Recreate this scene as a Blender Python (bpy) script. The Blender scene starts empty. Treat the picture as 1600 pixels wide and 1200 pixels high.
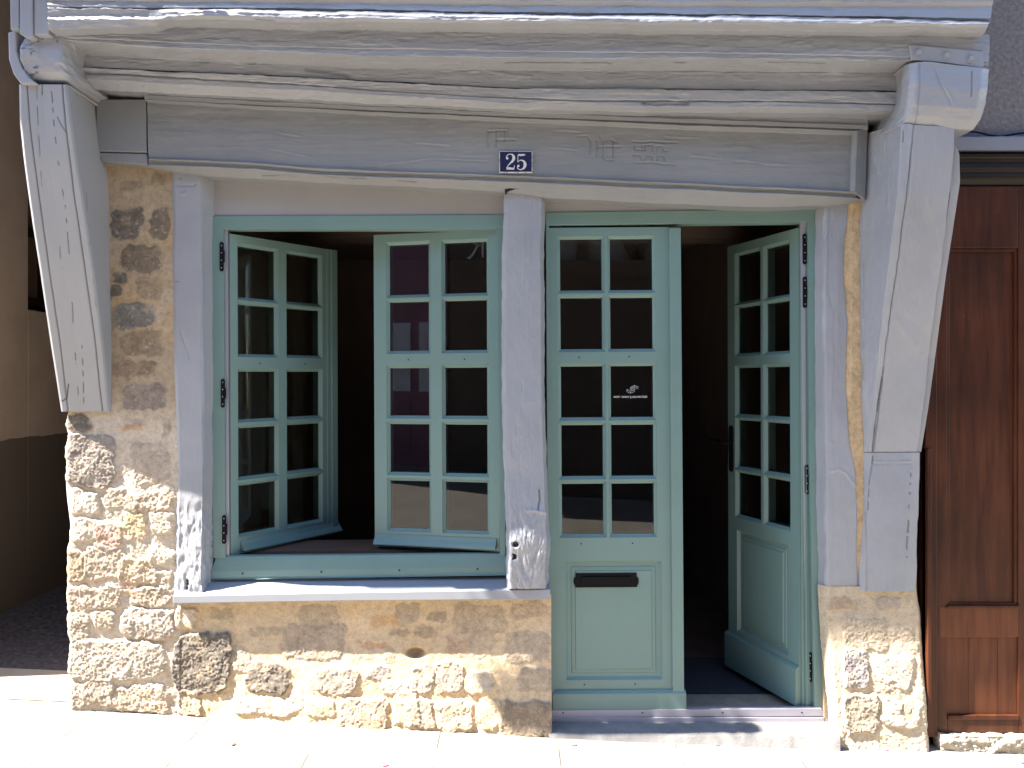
import bpy, math, random
import numpy as np
from mathutils import Vector
R = math.radians
rnd = random.Random(7)
scene = bpy.context.scene

# ------------------------------------------------------------------ camera, sky, sun, exposure
F, D, CZ, HY = 1290.0, 3.53, 1.45, 590.0        # focal length in photo pixels, distance to facade, eye height, horizon row
cam_d = bpy.data.cameras.new('camera'); cam = bpy.data.objects.new('camera', cam_d)
scene.collection.objects.link(cam); scene.camera = cam
cam.location = (0, -D, CZ); cam.rotation_euler = (R(90), 0, 0)
cam_d.sensor_width = 36; cam_d.lens = F/1600*36; cam_d.shift_y = (HY-600)/1600
cam_d.clip_start = .05; cam_d.clip_end = 500
SUN = Vector((4.2, 1.0, -6.15)).normalized()     # direction the light travels
el = math.asin(-SUN.z); az = math.atan2(-SUN.x, -SUN.y)
w = bpy.data.worlds.new('World'); scene.world = w; w.use_nodes = True
sky = w.node_tree.nodes.new('ShaderNodeTexSky'); sky.sky_type = 'NISHITA'; sky.sun_disc = False
sky.ozone_density = 3.5; sky.air_density = 1.2; sky.dust_density = .3; sky.sun_elevation = el; sky.sun_rotation = az % (2*math.pi)
bg = w.node_tree.nodes['Background']; bg.inputs['Strength'].default_value = .088
w.node_tree.links.new(sky.outputs[0], bg.inputs['Color'])
sd = bpy.data.lights.new('sun', 'SUN'); sd.energy = 5.0; sd.angle = R(.5); sd.color = (1, .94, .84)
so = bpy.data.objects.new('sun', sd); scene.collection.objects.link(so)
so.rotation_euler = SUN.to_track_quat('-Z', 'Y').to_euler(); so.location = (-6, -3, 9)
scene.view_settings.view_transform = 'Standard'; scene.view_settings.look = 'None'
scene.view_settings.exposure = 2.76; scene.view_settings.gamma = 1
scene.cycles.max_bounces = 8; scene.cycles.diffuse_bounces = 5; scene.cycles.transparent_max_bounces = 16

# ------------------------------------------------------------------ helpers
def P(px, py, p=0.0):
    d = D-p
    return np.array([(px-800)/F*d, -p, CZ-(py-HY)/F*d])
def Pg(px, py, p):
    d = D-p
    return np.stack([(px-800)/F*d, -p+0*px, CZ-(py-HY)/F*d], -1)
def ground_z(x): return -.048-.0447*x
def ground_hit(px, py):
    dx, dz = (px-800)/F, (py-HY)/F
    t = (CZ+.048)/(dz-.0447*dx)
    return Vector((dx*t, t-D, CZ-dz*t))
def tag(o, label=None, cat=None, group=None, kind=None):
    if label: o['label'] = label
    if cat: o['category'] = cat
    if group: o['group'] = group
    if kind: o['kind'] = kind
    return o
def empty(name, loc=(0, 0, 0), **k):
    o = bpy.data.objects.new(name, None); scene.collection.objects.link(o); o.location = loc
    o.empty_display_size = .2
    return tag(o, **k)
def link(name, me, parent=None):
    o = bpy.data.objects.new(name, me); scene.collection.objects.link(o)
    if parent: o.parent = parent
    return o

def _h(ix, iy, seed):
    n = (ix.astype(np.int64)*374761393+iy.astype(np.int64)*668265263+seed*1442695041) & 0xffffffff
    n = ((n ^ (n >> 13))*1274126177) & 0xffffffff
    n = (n ^ (n >> 16)) & 0xffffffff
    return n/4294967295.0
def vn(x, y, seed=0):
    xi, yi = np.floor(x), np.floor(y); fx, fy = x-xi, y-yi
    fx = fx*fx*fx*(fx*(fx*6-15)+10); fy = fy*fy*fy*(fy*(fy*6-15)+10)
    a, b = _h(xi, yi, seed), _h(xi+1, yi, seed); c, d = _h(xi, yi+1, seed), _h(xi+1, yi+1, seed)
    return (a+(b-a)*fx)*(1-fy)+(c+(d-c)*fx)*fy
def fbm(x, y, o=4, seed=0, g=.5):
    s = 0; a = 1; t = 0
    for i in range(o):
        s = s+a*(vn(x, y, seed+i*17)-.5)*2; t += a; a *= g; x = x*2.03+5.1; y = y*2.03+1.7
    return s/t
def seg_dist(PX, PY, pl):
    best = np.full(PX.shape, 1e9)
    for (x0, y0), (x1, y1) in zip(pl[:-1], pl[1:]):
        dx, dy = x1-x0, y1-y0; L = dx*dx+dy*dy+1e-9
        t = np.clip(((PX-x0)*dx+(PY-y0)*dy)/L, 0, 1)
        best = np.minimum(best, np.hypot(PX-x0-t*dx, PY-y0-t*dy))
    return best

def np_mesh(name, V, Fq, mats, col=None, smooth=True, flat_from=None):
    me = bpy.data.meshes.new(name)
    V = np.asarray(V, np.float32); Fq = np.asarray(Fq, np.int32)
    me.vertices.add(len(V)); me.vertices.foreach_set('co', V.ravel())
    me.loops.add(len(Fq)*4); me.loops.foreach_set('vertex_index', Fq.ravel())
    me.polygons.add(len(Fq)); me.polygons.foreach_set('loop_start', np.arange(0, len(Fq)*4, 4, dtype=np.int32))
    me.polygons.foreach_set('loop_total', np.full(len(Fq), 4, np.int32))
    sm = np.full(len(Fq), smooth)
    if flat_from is not None: sm[flat_from:] = False
    me.polygons.foreach_set('use_smooth', sm)
    me.update(calc_edges=True)
    if col is not None:
        at = me.color_attributes.new('Col', 'FLOAT_COLOR', 'POINT')
        c4 = np.ones((len(V), 4), np.float32); c4[:, :3] = col
        at.data.foreach_set('color', c4.ravel())
    for m in (mats if isinstance(mats, (list, tuple)) else [mats]): me.materials.append(m)
    return me

class MB:
    """collects boxes, prisms, tubes, ribbons into one mesh"""
    def __init__(s): s.v = []; s.f = []; s.m = []
    def add(s, vs, fs, mi=0):
        b = len(s.v); s.v += [tuple(v) for v in vs]; s.f += [tuple(i+b for i in f) for f in fs]; s.m += [mi]*len(fs); return s
    def box(s, x0, x1, y0, y1, z0, z1, mi=0):
        v = [(x, y, z) for x in (x0, x1) for y in (y0, y1) for z in (z0, z1)]
        return s.add(v, [(0, 1, 3, 2), (4, 6, 7, 5), (0, 4, 5, 1), (2, 3, 7, 6), (0, 2, 6, 4), (1, 5, 7, 3)], mi)
    def prism(s, front, back, mi=0):
        n = len(front)
        return s.add(list(front)+list(back), [tuple(range(n)), tuple(range(2*n-1, n-1, -1))]+[(i, i+n, (i+1) % n+n, (i+1) % n) for i in range(n)], mi)
    def slab(s, pts, p0, th, mi=0):
        """photo-pixel outline standing at protrusion p0 (scalar or list), th thick towards the house"""
        ps = p0 if isinstance(p0, (list, tuple)) else [p0]*len(pts)
        fr = [P(x, y, q) for (x, y), q in zip(pts, ps)]
        return s.prism(fr, [(a[0], a[1]+th, a[2]) for a in fr], mi)
    def cyl(s, c, ax, r, h, n=16, mi=0, r2=None):
        ax = Vector(ax).normalized(); u = ax.orthogonal().normalized(); q = ax.cross(u); c = Vector(c); r2 = r if r2 is None else r2
        a = [c+(u*math.cos(t)+q*math.sin(t))*r for t in [2*math.pi*i/n for i in range(n)]]
        b = [c+ax*h+(u*math.cos(t)+q*math.sin(t))*r2 for t in [2*math.pi*i/n for i in range(n)]]
        return s.prism(a, b, mi)
    def ribbon(s, pts, wd, frame, th=.0006, mi=0):
        """pts 2d, wd widths; frame(u,v,w)->xyz"""
        n = len(pts); L = []; Rr = []
        for i in range(n):
            a = pts[max(0, i-1)]; b = pts[min(n-1, i+1)]
            dx, dy = b[0]-a[0], b[1]-a[1]; l = math.hypot(dx, dy) or 1
            nx, ny = -dy/l, dx/l; h = (wd[i] if isinstance(wd, (list, tuple)) else wd)/2
            L.append((pts[i][0]+nx*h, pts[i][1]+ny*h)); Rr.append((pts[i][0]-nx*h, pts[i][1]-ny*h))
        for i in range(n-1):
            q = [L[i], L[i+1], Rr[i+1], Rr[i]]
            s.prism([frame(x, y, 0) for x, y in q], [frame(x, y, th) for x, y in q], mi)
        return s
    def build(s, name, mats, parent=None, bevel=0, smooth=False, seg=2):
        me = bpy.data.meshes.new(name); me.from_pydata(s.v, [], s.f)
        for m in (mats if isinstance(mats, (list, tuple)) else [mats]): me.materials.append(m)
        me.polygons.foreach_set('material_index', s.m)
        if smooth: me.polygons.foreach_set('use_smooth', [True]*len(s.f))
        at = me.color_attributes.new('Col', 'FLOAT_COLOR', 'POINT'); at.data.foreach_set('color', [1.0]*(4*len(s.v)))
        me.update(); o = link(name, me, parent)
        if bevel:
            b = o.modifiers.new('bevel', 'BEVEL'); b.width = bevel; b.segments = seg; b.limit_method = 'ANGLE'; b.angle_limit = R(35)
        return o

def smooth_pts(pts, k=8, closed=False):
    out = []; n = len(pts)
    for i in range(n-1):
        p0, p1, p2, p3 = pts[max(0, i-1)], pts[i], pts[i+1], pts[min(n-1, i+2)]
        for j in range(k):
            t = j/k
            out.append(tuple(.5*((2*b)+(-a+c)*t+(2*a-5*b+4*c-d)*t*t+(-a+3*b-3*c+d)*t**3) for a, b, c, d in zip(p0, p1, p2, p3)))
    out.append(tuple(pts[-1])); return out

# ------------------------------------------------------------------ materials
def nodes(name):
    m = bpy.data.materials.new(name); m.use_nodes = True
    nt = m.node_tree; b = nt.nodes['Principled BSDF']
    return m, nt, b
def N(nt, t, **k):
    n = nt.nodes.new(t)
    for a, v in k.items(): setattr(n, a, v)
    return n
def tex(nt, scale, detail=5, rough=.6, st=(1, 1, 1), kind='ShaderNodeTexNoise'):
    tc = N(nt, 'ShaderNodeTexCoord'); mp = N(nt, 'ShaderNodeMapping'); mp.inputs['Scale'].default_value = st
    nt.links.new(tc.outputs['Object'], mp.inputs[0]); t = N(nt, kind); t.inputs['Scale'].default_value = scale
    if kind == 'ShaderNodeTexNoise':
        t.inputs['Detail'].default_value = detail; t.inputs['Roughness'].default_value = rough
    nt.links.new(mp.outputs[0], t.inputs['Vector']); return t
def ramp(nt, src, stops):
    r = N(nt, 'ShaderNodeValToRGB'); e = r.color_ramp.elements
    e[0].position, e[0].color = stops[0][0], (*stops[0][1], 1); e[1].position, e[1].color = stops[-1][0], (*stops[-1][1], 1)
    for p, c in stops[1:-1]:
        x = e.new(p); x.color = (*c, 1)
    nt.links.new(src, r.inputs[0]); return r
def mixc(nt, fac, a, b, mode='MIX'):
    x = N(nt, 'ShaderNodeMix', data_type='RGBA', blend_type=mode)
    for s, v in ((0, fac), (6, a), (7, b)):
        if hasattr(v, 'links'): nt.links.new(v, x.inputs[s])
        elif s == 0: x.inputs[0].default_value = v
        else: x.inputs[s].default_value = (*v, 1)
    return x.outputs[2]
def bump(nt, b, layers):
    prev = None
    for t, strength, dist in layers:
        bp = N(nt, 'ShaderNodeBump'); bp.inputs['Strength'].default_value = strength; bp.inputs['Distance'].default_value = dist
        nt.links.new(t, bp.inputs['Height'])
        if prev: nt.links.new(prev.outputs[0], bp.inputs['Normal'])
        prev = bp
    nt.links.new(prev.outputs[0], b.inputs['Normal'])
def paint(name, c, rough=.5, var=.08, grain=(1, 1, 1), bs=.25, bd=.003, attr=True, dirt=None):
    m, nt, b = nodes(name)
    t1 = tex(nt, 3.2, 5, .6); c2 = tuple(x*(1-var*1.6) for x in c); c3 = tuple(min(1, x*(1+var)) for x in c)
    col = ramp(nt, t1.outputs['Fac'], [(.3, c2), (.5, c), (.72, c3)]).outputs[0]
    if dirt:
        t4 = tex(nt, 26, 8, .75, grain); msk = ramp(nt, t4.outputs['Fac'], [(.60, (0, 0, 0)), (.70, (1, 1, 1))])
        mm = N(nt, 'ShaderNodeMath', operation='MULTIPLY'); nt.links.new(msk.outputs[0], mm.inputs[0]); mm.inputs[1].default_value = .35
        col = mixc(nt, mm.outputs[0], col, dirt)
    if attr:
        a = N(nt, 'ShaderNodeAttribute', attribute_name='Col'); col = mixc(nt, 1.0, col, a.outputs['Color'], 'MULTIPLY')
    nt.links.new(col, b.inputs['Base Color'])
    t2 = tex(nt, 22, 5, .65, grain); t3 = tex(nt, 160, 3, .6)
    rr = N(nt, 'ShaderNodeMapRange'); rr.inputs[3].default_value = rough-.1; rr.inputs[4].default_value = rough+.14
    nt.links.new(t2.outputs['Fac'], rr.inputs[0]); nt.links.new(rr.outputs[0], b.inputs['Roughness'])
    bump(nt, b, [(t2.outputs['Fac'], bs, bd), (t3.outputs['Fac'], bs*.5, .0008)])
    return m
def plain(name, c, rough=.5, metal=0, var=.12, scale=8, bs=.1, spec=None):
    m, nt, b = nodes(name); t = tex(nt, scale, 5, .6)
    nt.links.new(ramp(nt, t.outputs['Fac'], [(.3, tuple(x*(1-var) for x in c)), (.7, tuple(min(1, x*(1+var)) for x in c))]).outputs[0], b.inputs['Base Color'])
    b.inputs['Roughness'].default_value = rough; b.inputs['Metallic'].default_value = metal
    if spec is not None: b.inputs['Specular IOR Level'].default_value = spec
    t2 = tex(nt, scale*12, 4, .6); bump(nt, b, [(t2.outputs['Fac'], bs, .002)]); return m
GREY = (.302, .308, .336)
M = {}
M['timber_h'] = paint('old_grey_painted_timber_level', GREY, .34, .05, (.18, 1, 1.6), .38, .004, dirt=(.33, .31, .27))
M['timber_v'] = paint('old_grey_painted_timber_upright', GREY, .36, .06, (1.6, 1, .16), .5, .0045, dirt=(.36, .35, .32))
M['timber_new'] = paint('newer_grey_painted_timber', (.31, .31, .325), .55, .04, (2, 1, .08), .2, .0015)
M['lintel'] = paint('shaded_lintel_paint', (.225, .23, .24), .5, .06, (.15, 1, 2.2), .3, .0025, dirt=(.26, .25, .24))  # same grey darkened, the jetty's shade put into the colour
M['plaster'] = paint('grey_painted_plaster', (.29, .28, .285), .75, .05, (1, 1, 1), .12, .001, attr=False)
M['green'] = paint('sage_green_joinery_paint', (.152, .240, .224), .38, .035, (3, 3, .25), .05, .0006, attr=False)
M['black'] = plain('black_ironwork', (.008, .008, .009), .6, spec=.1)
M['hole'] = plain('dark_screw_hole', (.01, .01, .01), .9)
M['alu'] = plain('pale_lilac_aluminium', (.36, .345, .40), .4, .3, .03)
M['sill'] = paint('grey_window_sill', (.27, .28, .31), .5, .03, (1, 1, 1), .1, .001, attr=False)
M['navy'] = plain('navy_enamel', (.012, .014, .065), .22, 0, .1, 12, .03)
M['enamel'] = plain('cream_enamel', (.62, .60, .58), .3, 0, .1, 40, .05)
M['rust'] = plain('rusty_chipped_edge', (.16, .07, .05), .9, 0, .4, 60, .4)
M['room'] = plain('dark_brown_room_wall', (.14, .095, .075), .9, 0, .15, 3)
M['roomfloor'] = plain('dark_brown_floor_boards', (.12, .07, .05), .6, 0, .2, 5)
M['mat'] = plain('charcoal_entrance_mat', (.035, .037, .045), .95, 0, .25, 60, .6)
M['beige_wood'] = plain('worn_beige_threshold', (.30, .25, .19), .7, 0, .2, 20)
M['white'] = plain('white_vinyl', (.75, .75, .75), .6)
def m_glass():
    m, nt, b = nodes('clear_window_glass'); nt.nodes.remove(b)
    out = nt.nodes['Material Output']; fr = N(nt, 'ShaderNodeFresnel'); fr.inputs[0].default_value = 1.52
    tr = N(nt, 'ShaderNodeBsdfTransparent'); tr.inputs[0].default_value = (.84, .88, .86, 1)
    gl = N(nt, 'ShaderNodeBsdfGlossy'); gl.inputs['Roughness'].default_value = .004; gl.inputs[0].default_value = (1, 1, 1, 1)
    mx = N(nt, 'ShaderNodeMixShader'); mu = N(nt, 'ShaderNodeMath', operation='MULTIPLY'); mu.inputs[1].default_value = 1.15
    nt.links.new(fr.outputs[0], mu.inputs[0]); nt.links.new(mu.outputs[0], mx.inputs[0])
    nt.links.new(tr.outputs[0], mx.inputs[1]); nt.links.new(gl.outputs[0], mx.inputs[2]); nt.links.new(mx.outputs[0], out.inputs[0])
    return m
M['glass'] = m_glass()
def m_stone():
    m, nt, b = nodes('rubble_stone_and_ochre_mortar')
    a = N(nt, 'ShaderNodeAttribute', attribute_name='Col')
    t = tex(nt, 38, 8, .72); c = ramp(nt, t.outputs['Fac'], [(.25, (.62, .60, .57)), (.5, (.98, .98, .98)), (.75, (1.25, 1.22, 1.18))])
    col = mixc(nt, 1.0, a.outputs['Color'], c.outputs[0], 'MULTIPLY')
    t5 = tex(nt, 240, 3, .6); sp = ramp(nt, t5.outputs['Fac'], [(.32, (.62, .60, .58)), (.42, (1, 1, 1))])
    col = mixc(nt, 1.0, col, sp.outputs[0], 'MULTIPLY')
    nt.links.new(col, b.inputs['Base Color']); b.inputs['Roughness'].default_value = .95; b.inputs['Specular IOR Level'].default_value = .15
    t2 = tex(nt, 120, 6, .7); t3 = tex(nt, 420, 3, .6)
    bump(nt, b, [(t2.outputs['Fac'], .7, .007), (t3.outputs['Fac'], .6, .003)])
    return m
M['stone'] = m_stone()
def m_wood(name, c, c2, st=(6, 6, .5), rough=.45):
    m, nt, b = nodes(name); t = tex(nt, 5, 6, .65, st); t2 = tex(nt, 1.6, 3, .5)
    col = ramp(nt, t.outputs['Fac'], [(.3, c), (.7, c2)]).outputs[0]
    v = ramp(nt, t2.outputs['Fac'], [(.35, (.55, .5, .48)), (.65, (1.1, 1.05, 1))]).outputs[0]
    col = mixc(nt, 1.0, col, v, 'MULTIPLY')
    a = N(nt, 'ShaderNodeTexNoise'); tn = tex(nt, 60, 6, .8, (1, 1, .4)); k = ramp(nt, tn.outputs['Fac'], [(.66, (0, 0, 0)), (.74, (1, 1, 1))])
    mm = N(nt, 'ShaderNodeMath', operation='MULTIPLY'); nt.links.new(k.outputs[0], mm.inputs[0]); mm.inputs[1].default_value = .35
    col = mixc(nt, mm.outputs[0], col, (.30, .24, .20)); nt.links.new(col, b.inputs['Base Color'])
    b.inputs['Roughness'].default_value = rough; b.inputs['Specular IOR Level'].default_value = .25; bump(nt, b, [(t.outputs['Fac'], .3, .002)]); return m
M['brown'] = m_wood('red_brown_varnished_wood', (.040, .0115, .006), (.10, .032, .014))
M['brown_sunlit'] = m_wood('sunlit_orange_brown_wood', (.075, .022, .010), (.145, .050, .022), (6, 6, .4))  # lighter copy of the door wood, sunlight put into its colour
M['brown_dark'] = m_wood('dark_brown_cornice_wood', (.014, .009, .006), (.026, .017, .011), (.4, 6, 6))
def m_render(name, c, c2, sc=3, band=None, bs=.4):
    m, nt, b = nodes(name); t = tex(nt, sc, 7, .65); col = ramp(nt, t.outputs['Fac'], [(.3, c), (.7, c2)]).outputs[0]
    if band:
        tc = N(nt, 'ShaderNodeTexCoord'); sp = N(nt, 'ShaderNodeSeparateXYZ'); nt.links.new(tc.outputs['Object'], sp.inputs[0])
        gt = N(nt, 'ShaderNodeMath', operation='LESS_THAN'); tw = tex(nt, 6, 4); ad = N(nt, 'ShaderNodeMath', operation='MULTIPLY_ADD')
        nt.links.new(tw.outputs['Fac'], ad.inputs[0]); ad.inputs[1].default_value = .03; nt.links.new(sp.outputs[2], ad.inputs[2])
        nt.links.new(ad.outputs[0], gt.inputs[0]); gt.inputs[1].default_value = band[0]
        col = mixc(nt, gt.outputs[0], col, band[1])
    nt.links.new(col, b.inputs['Base Color']); b.inputs['Roughness'].default_value = .95
    t2 = tex(nt, 90, 5, .7); bump(nt, b, [(t2.outputs['Fac'], bs, .006)]); return m
M['left_render'] = m_render('beige_brown_render', (.36, .30, .25), (.48, .405, .345), 2.5, (1.105, (.12, .10, .085)))
M['right_render'] = m_render('rough_grey_render', (.12, .105, .105), (.26, .235, .235), 60, None, 1.0)
M['side_render'] = m_render('ochre_side_render', (.30, .22, .14), (.40, .30, .20), 3)
M['blue_ledge'] = paint('blue_grey_ledge_paint', (.20, .21, .26), .5, .05, attr=False)
def m_pave():
    m, nt, b = nodes('pale_limestone_paving'); t = tex(nt, 4, 7, .65)
    c = ramp(nt, t.outputs['Fac'], [(.3, (.165, .148, .125)), (.7, (.22, .20, .172))]).outputs[0]
    tc = N(nt, 'ShaderNodeTexCoord'); mp = N(nt, 'ShaderNodeMapping'); mp.inputs['Location'].default_value = (.31-.01, 0.30, 0)
    nt.links.new(tc.outputs['Object'], mp.inputs[0]); br = N(nt, 'ShaderNodeTexBrick')
    mp.inputs['Rotation'].default_value = (0, 0, R(90))
    for k, v in (('Scale', 1), ('Mortar Size', .0032), ('Mortar Smooth', .2), ('Brick Width', 2.6), ('Row Height', .49)): br.inputs[k].default_value = v
    br.offset = .37; br.squash = 1
    br.inputs['Color1'].default_value = (1, 1, 1, 1); br.inputs['Color2'].default_value = (.93, .92, .90, 1); br.inputs['Mortar'].default_value = (.30, .28, .28, 1)
    nt.links.new(mp.outputs[0], br.inputs[0]); jn = tex(nt, 3.1, 4, .6); jm = ramp(nt, jn.outputs['Fac'], [(.46, (0, 0, 0)), (.56, (1, 1, 1))])
    c = mixc(nt, jm.outputs[0], mixc(nt, 1.0, c, br.outputs['Color'], 'MULTIPLY'), c)
    gn = tex(nt, 95, 5, .75); gm = ramp(nt, gn.outputs['Fac'], [(.27, (.45, .42, .40)), (.33, (1, 1, 1))]); c = mixc(nt, 1.0, c, gm.outputs[0], 'MULTIPLY')
    nt.links.new(c, b.inputs['Base Color']); b.inputs['Roughness'].default_value = .85
    t2 = tex(nt, 60, 6, .7); bump(nt, b, [(t2.outputs['Fac'], .3, .004)]); return m
M['pave'] = m_pave()
M['concrete'] = m_render('worn_concrete_step', (.15, .14, .14), (.22, .21, .205), 12)
M['gravel'] = plain('dark_alley_gravel', (.085, .075, .078), .95, 0, .6, 40, 1)
M['cream_concrete'] = m_render('cream_concrete', (.34, .29, .23), (.42, .37, .30), 6)
M['gap_shade'] = plain('gap_shade_black', (.012, .011, .010), .95)

# ------------------------------------------------------------------ rough timber as lofts through traced edges
def resample(c, n, axis):
    c = np.array(c, float); k = c[:, axis]; o = np.argsort(k) if k[-1] > k[0] else np.argsort(-k)
    t = np.linspace(k[0], k[-1], n)
    s = np.sign(k[-1]-k[0]) or 1
    out = np.stack([np.interp(t*s, k*s, c[:, i]) for i in range(3)], -1)
    # light smoothing of the polyline kinks
    wdw = max(1, n//60)*2+1
    if n > 12:
        ker = np.hanning(wdw+2)[1:-1]; ker /= ker.sum()
        for i in range(3):
            a = np.pad(out[:, i], wdw//2, mode='reflect', reflect_type='odd'); out[:, i] = np.convolve(a, ker, 'valid')
    return out
def loft(name, curves, axis, mat, parent, su=3., sv=1.5, back=-.1, amp=(.0015, .0012), grain=(3, 26), strokes=(), ampfn=None, seed=1, tint=None, holes=(), wob=0., lump=0., swarp=1.1):
    """curves: [(px,py,p),...] each; axis 0 = curves run across the photo, 1 = curves run down it"""
    curves = [c[0] if isinstance(c, tuple) and len(c) == 1 else ([(x, y, c[1]) for x, y in c[0]] if isinstance(c, tuple) else c) for c in curves]
    ln = max(abs(c[-1][axis]-c[0][axis]) for c in curves); nu = int(ln/su)+2
    C = [resample(c, nu, axis) for c in curves]
    if wob:
        for i_, c_ in enumerate(C):
            o_ = 1-axis; kx = c_[:, axis]; c_[:, o_] += wob*(fbm(kx*.012, kx*0+i_*.22, 3, seed+301)+.55*fbm(kx*.05, kx*0+i_*.35, 2, seed+302))
    rows = []
    for a, b in zip(C[:-1], C[1:]):
        dd = np.hypot(a[:, 0]-b[:, 0], a[:, 1]-b[:, 1]); dp = np.abs(a[:, 2]-b[:, 2]).max()*365
        k = max(1, int(math.ceil(max(dd.max(), dp*.6)/sv)))
        for i in range(k): rows.append(a+(b-a)*(i/k))
    rows.append(C[-1]); G = np.array(rows)                         # rows, nu, 3
    PX, PY, PP = G[..., 0], G[..., 1], G[..., 2]
    W = Pg(PX, PY, PP)
    du = np.gradient(W, axis=1); dv = np.gradient(W, axis=0)
    Nn = np.cross(du, dv); Nn /= np.linalg.norm(Nn, axis=-1, keepdims=True)+1e-12
    flip = Nn[..., 1].mean() > 0
    if flip: Nn = -Nn
    S = (PX if axis == 0 else PY)*.0027; T = (PY if axis == 0 else PX)*.0027+PP*.7
    h = amp[0]*fbm(S*grain[0], T*grain[1], 4, seed)*2+amp[1]*fbm(S*16, T*26, 4, seed+50)*2+amp[1]*1.6*fbm(S*2.2, T*5, 2, seed+90)
    LA, LB = (PX, PY) if axis == 0 else (PY, PX)
    h = h+lump*(np.clip(fbm(LA*.035, LB*.16, 3, seed+61)-.28, 0, 1)*.012+np.clip(fbm(LA*.11, LB*.2, 3, seed+62)-.30, 0, 1)*.008-np.clip(fbm(LA*.03, LB*.3, 3, seed+63)-.33, 0, 1)*.012)
    if ampfn is not None:
        e = ampfn(PX, PY); h = h+e
    col = np.ones(PX.shape+(3,))
    WX = PX+swarp*fbm(PX*.05, PY*.045, 3, seed+201); WY = PY+swarp*fbm(PX*.045, PY*.05, 3, seed+211)
    for st in strokes:
        pl, wd, ht, dark = st[:4]; dash = st[4] if len(st) > 4 else 0
        d = seg_dist(WX, WY, pl)
        k = np.exp(-(d/wd)**2)
        if dash:
            q_ = PY if axis == 1 else PX; c0 = PX*0+pl[0][0] % 97
            k = k*np.clip((.6*vn(q_*dash, c0, seed+3)+.4*vn(q_*dash*.23, c0, seed+5)-.46)*12, 0, 1)
        h = h+ht*k
        if dark: col *= (1-np.clip(dark*k*1.25, 0, .97))[..., None]
    for (hx, hy, hr) in holes:
        d = np.hypot(PX-hx, PY-hy); k = 1/(1+np.exp((d-hr)*2.5)); h = h-.02*k; col *= (1-.9*k)[..., None]
    if tint is not None: col = col*tint(PX, PY)
    W = W+Nn*h[..., None]
    nr, nc = PX.shape; idx = np.arange(nr*nc).reshape(nr, nc)
    q = np.stack([idx[:-1, :-1], idx[:-1, 1:], idx[1:, 1:], idx[1:, :-1]], -1).reshape(-1, 4)
    if not flip: q = q
    else: q = q[:, ::-1]
    V = W.reshape(-1, 3); cc = col.reshape(-1, 3)
    ring = np.concatenate([idx[0, :], idx[1:, -1], idx[-1, -2::-1], idx[-2:0:-1, 0]])
    m = len(ring); f = V[ring]; bk = f.copy(); bk[:, 1] = np.maximum(f[:, 1]+.002, -back)
    base = len(V); V = np.concatenate([V, f, bk]); cc = np.concatenate([cc, cc[ring], cc[ring]])
    i = np.arange(m); j = (i+1) % m
    sk = np.stack([base+i, base+m+i, base+m+j, base+j], -1)
    if flip: sk = sk[:, ::-1]
    me = np_mesh(name, V, np.concatenate([q, sk]), mat, cc, True, len(q))
    return link(name, me, parent)

# ================================================================== SETTING
def sheet(name, x0, x1, y0, y1, nx, ny, zf, mat):
    xs = np.linspace(x0, x1, nx); ys = np.linspace(y0, y1, ny); X, Y = np.meshgrid(xs, ys); Z = zf(X, Y)
    idx = np.arange(nx*ny).reshape(ny, nx); q = np.stack([idx[:-1, :-1], idx[:-1, 1:], idx[1:, 1:], idx[1:, :-1]], -1).reshape(-1, 4)
    return link(name, np_mesh(name, np.stack([X, Y, Z], -1).reshape(-1, 3), q, mat))
tag(sheet('pavement', -60, 60, -60, .10, 61, 40, lambda X, Y: ground_z(X)+0*Y, M['pave']), kind='structure')
def alley(X, Y):
    k = np.clip((Y-.42)/.1, 0, 1)
    return ground_z(X)+.006+(.012*fbm(X*34, Y*34, 4, 3)+.01)*k
tag(sheet('alley_ground', -3.2, -1.8, .34, 7, 260, 620, alley, M['gravel']), kind='structure')
tag(sheet('alley_kerb', -3.2, -1.8, .06, .40, 30, 8, lambda X, Y: ground_z(X)+.004+.004*(Y > .1), M['cream_concrete']), kind='structure')

# ================================================================== THE GREY TIMBER FRONTED HOUSE
H = empty('timber_framed_house', (0, 0, 0), label='old house with grey painted timber jetty, rubble stone base and sage green window and door', cat='house')

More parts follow.
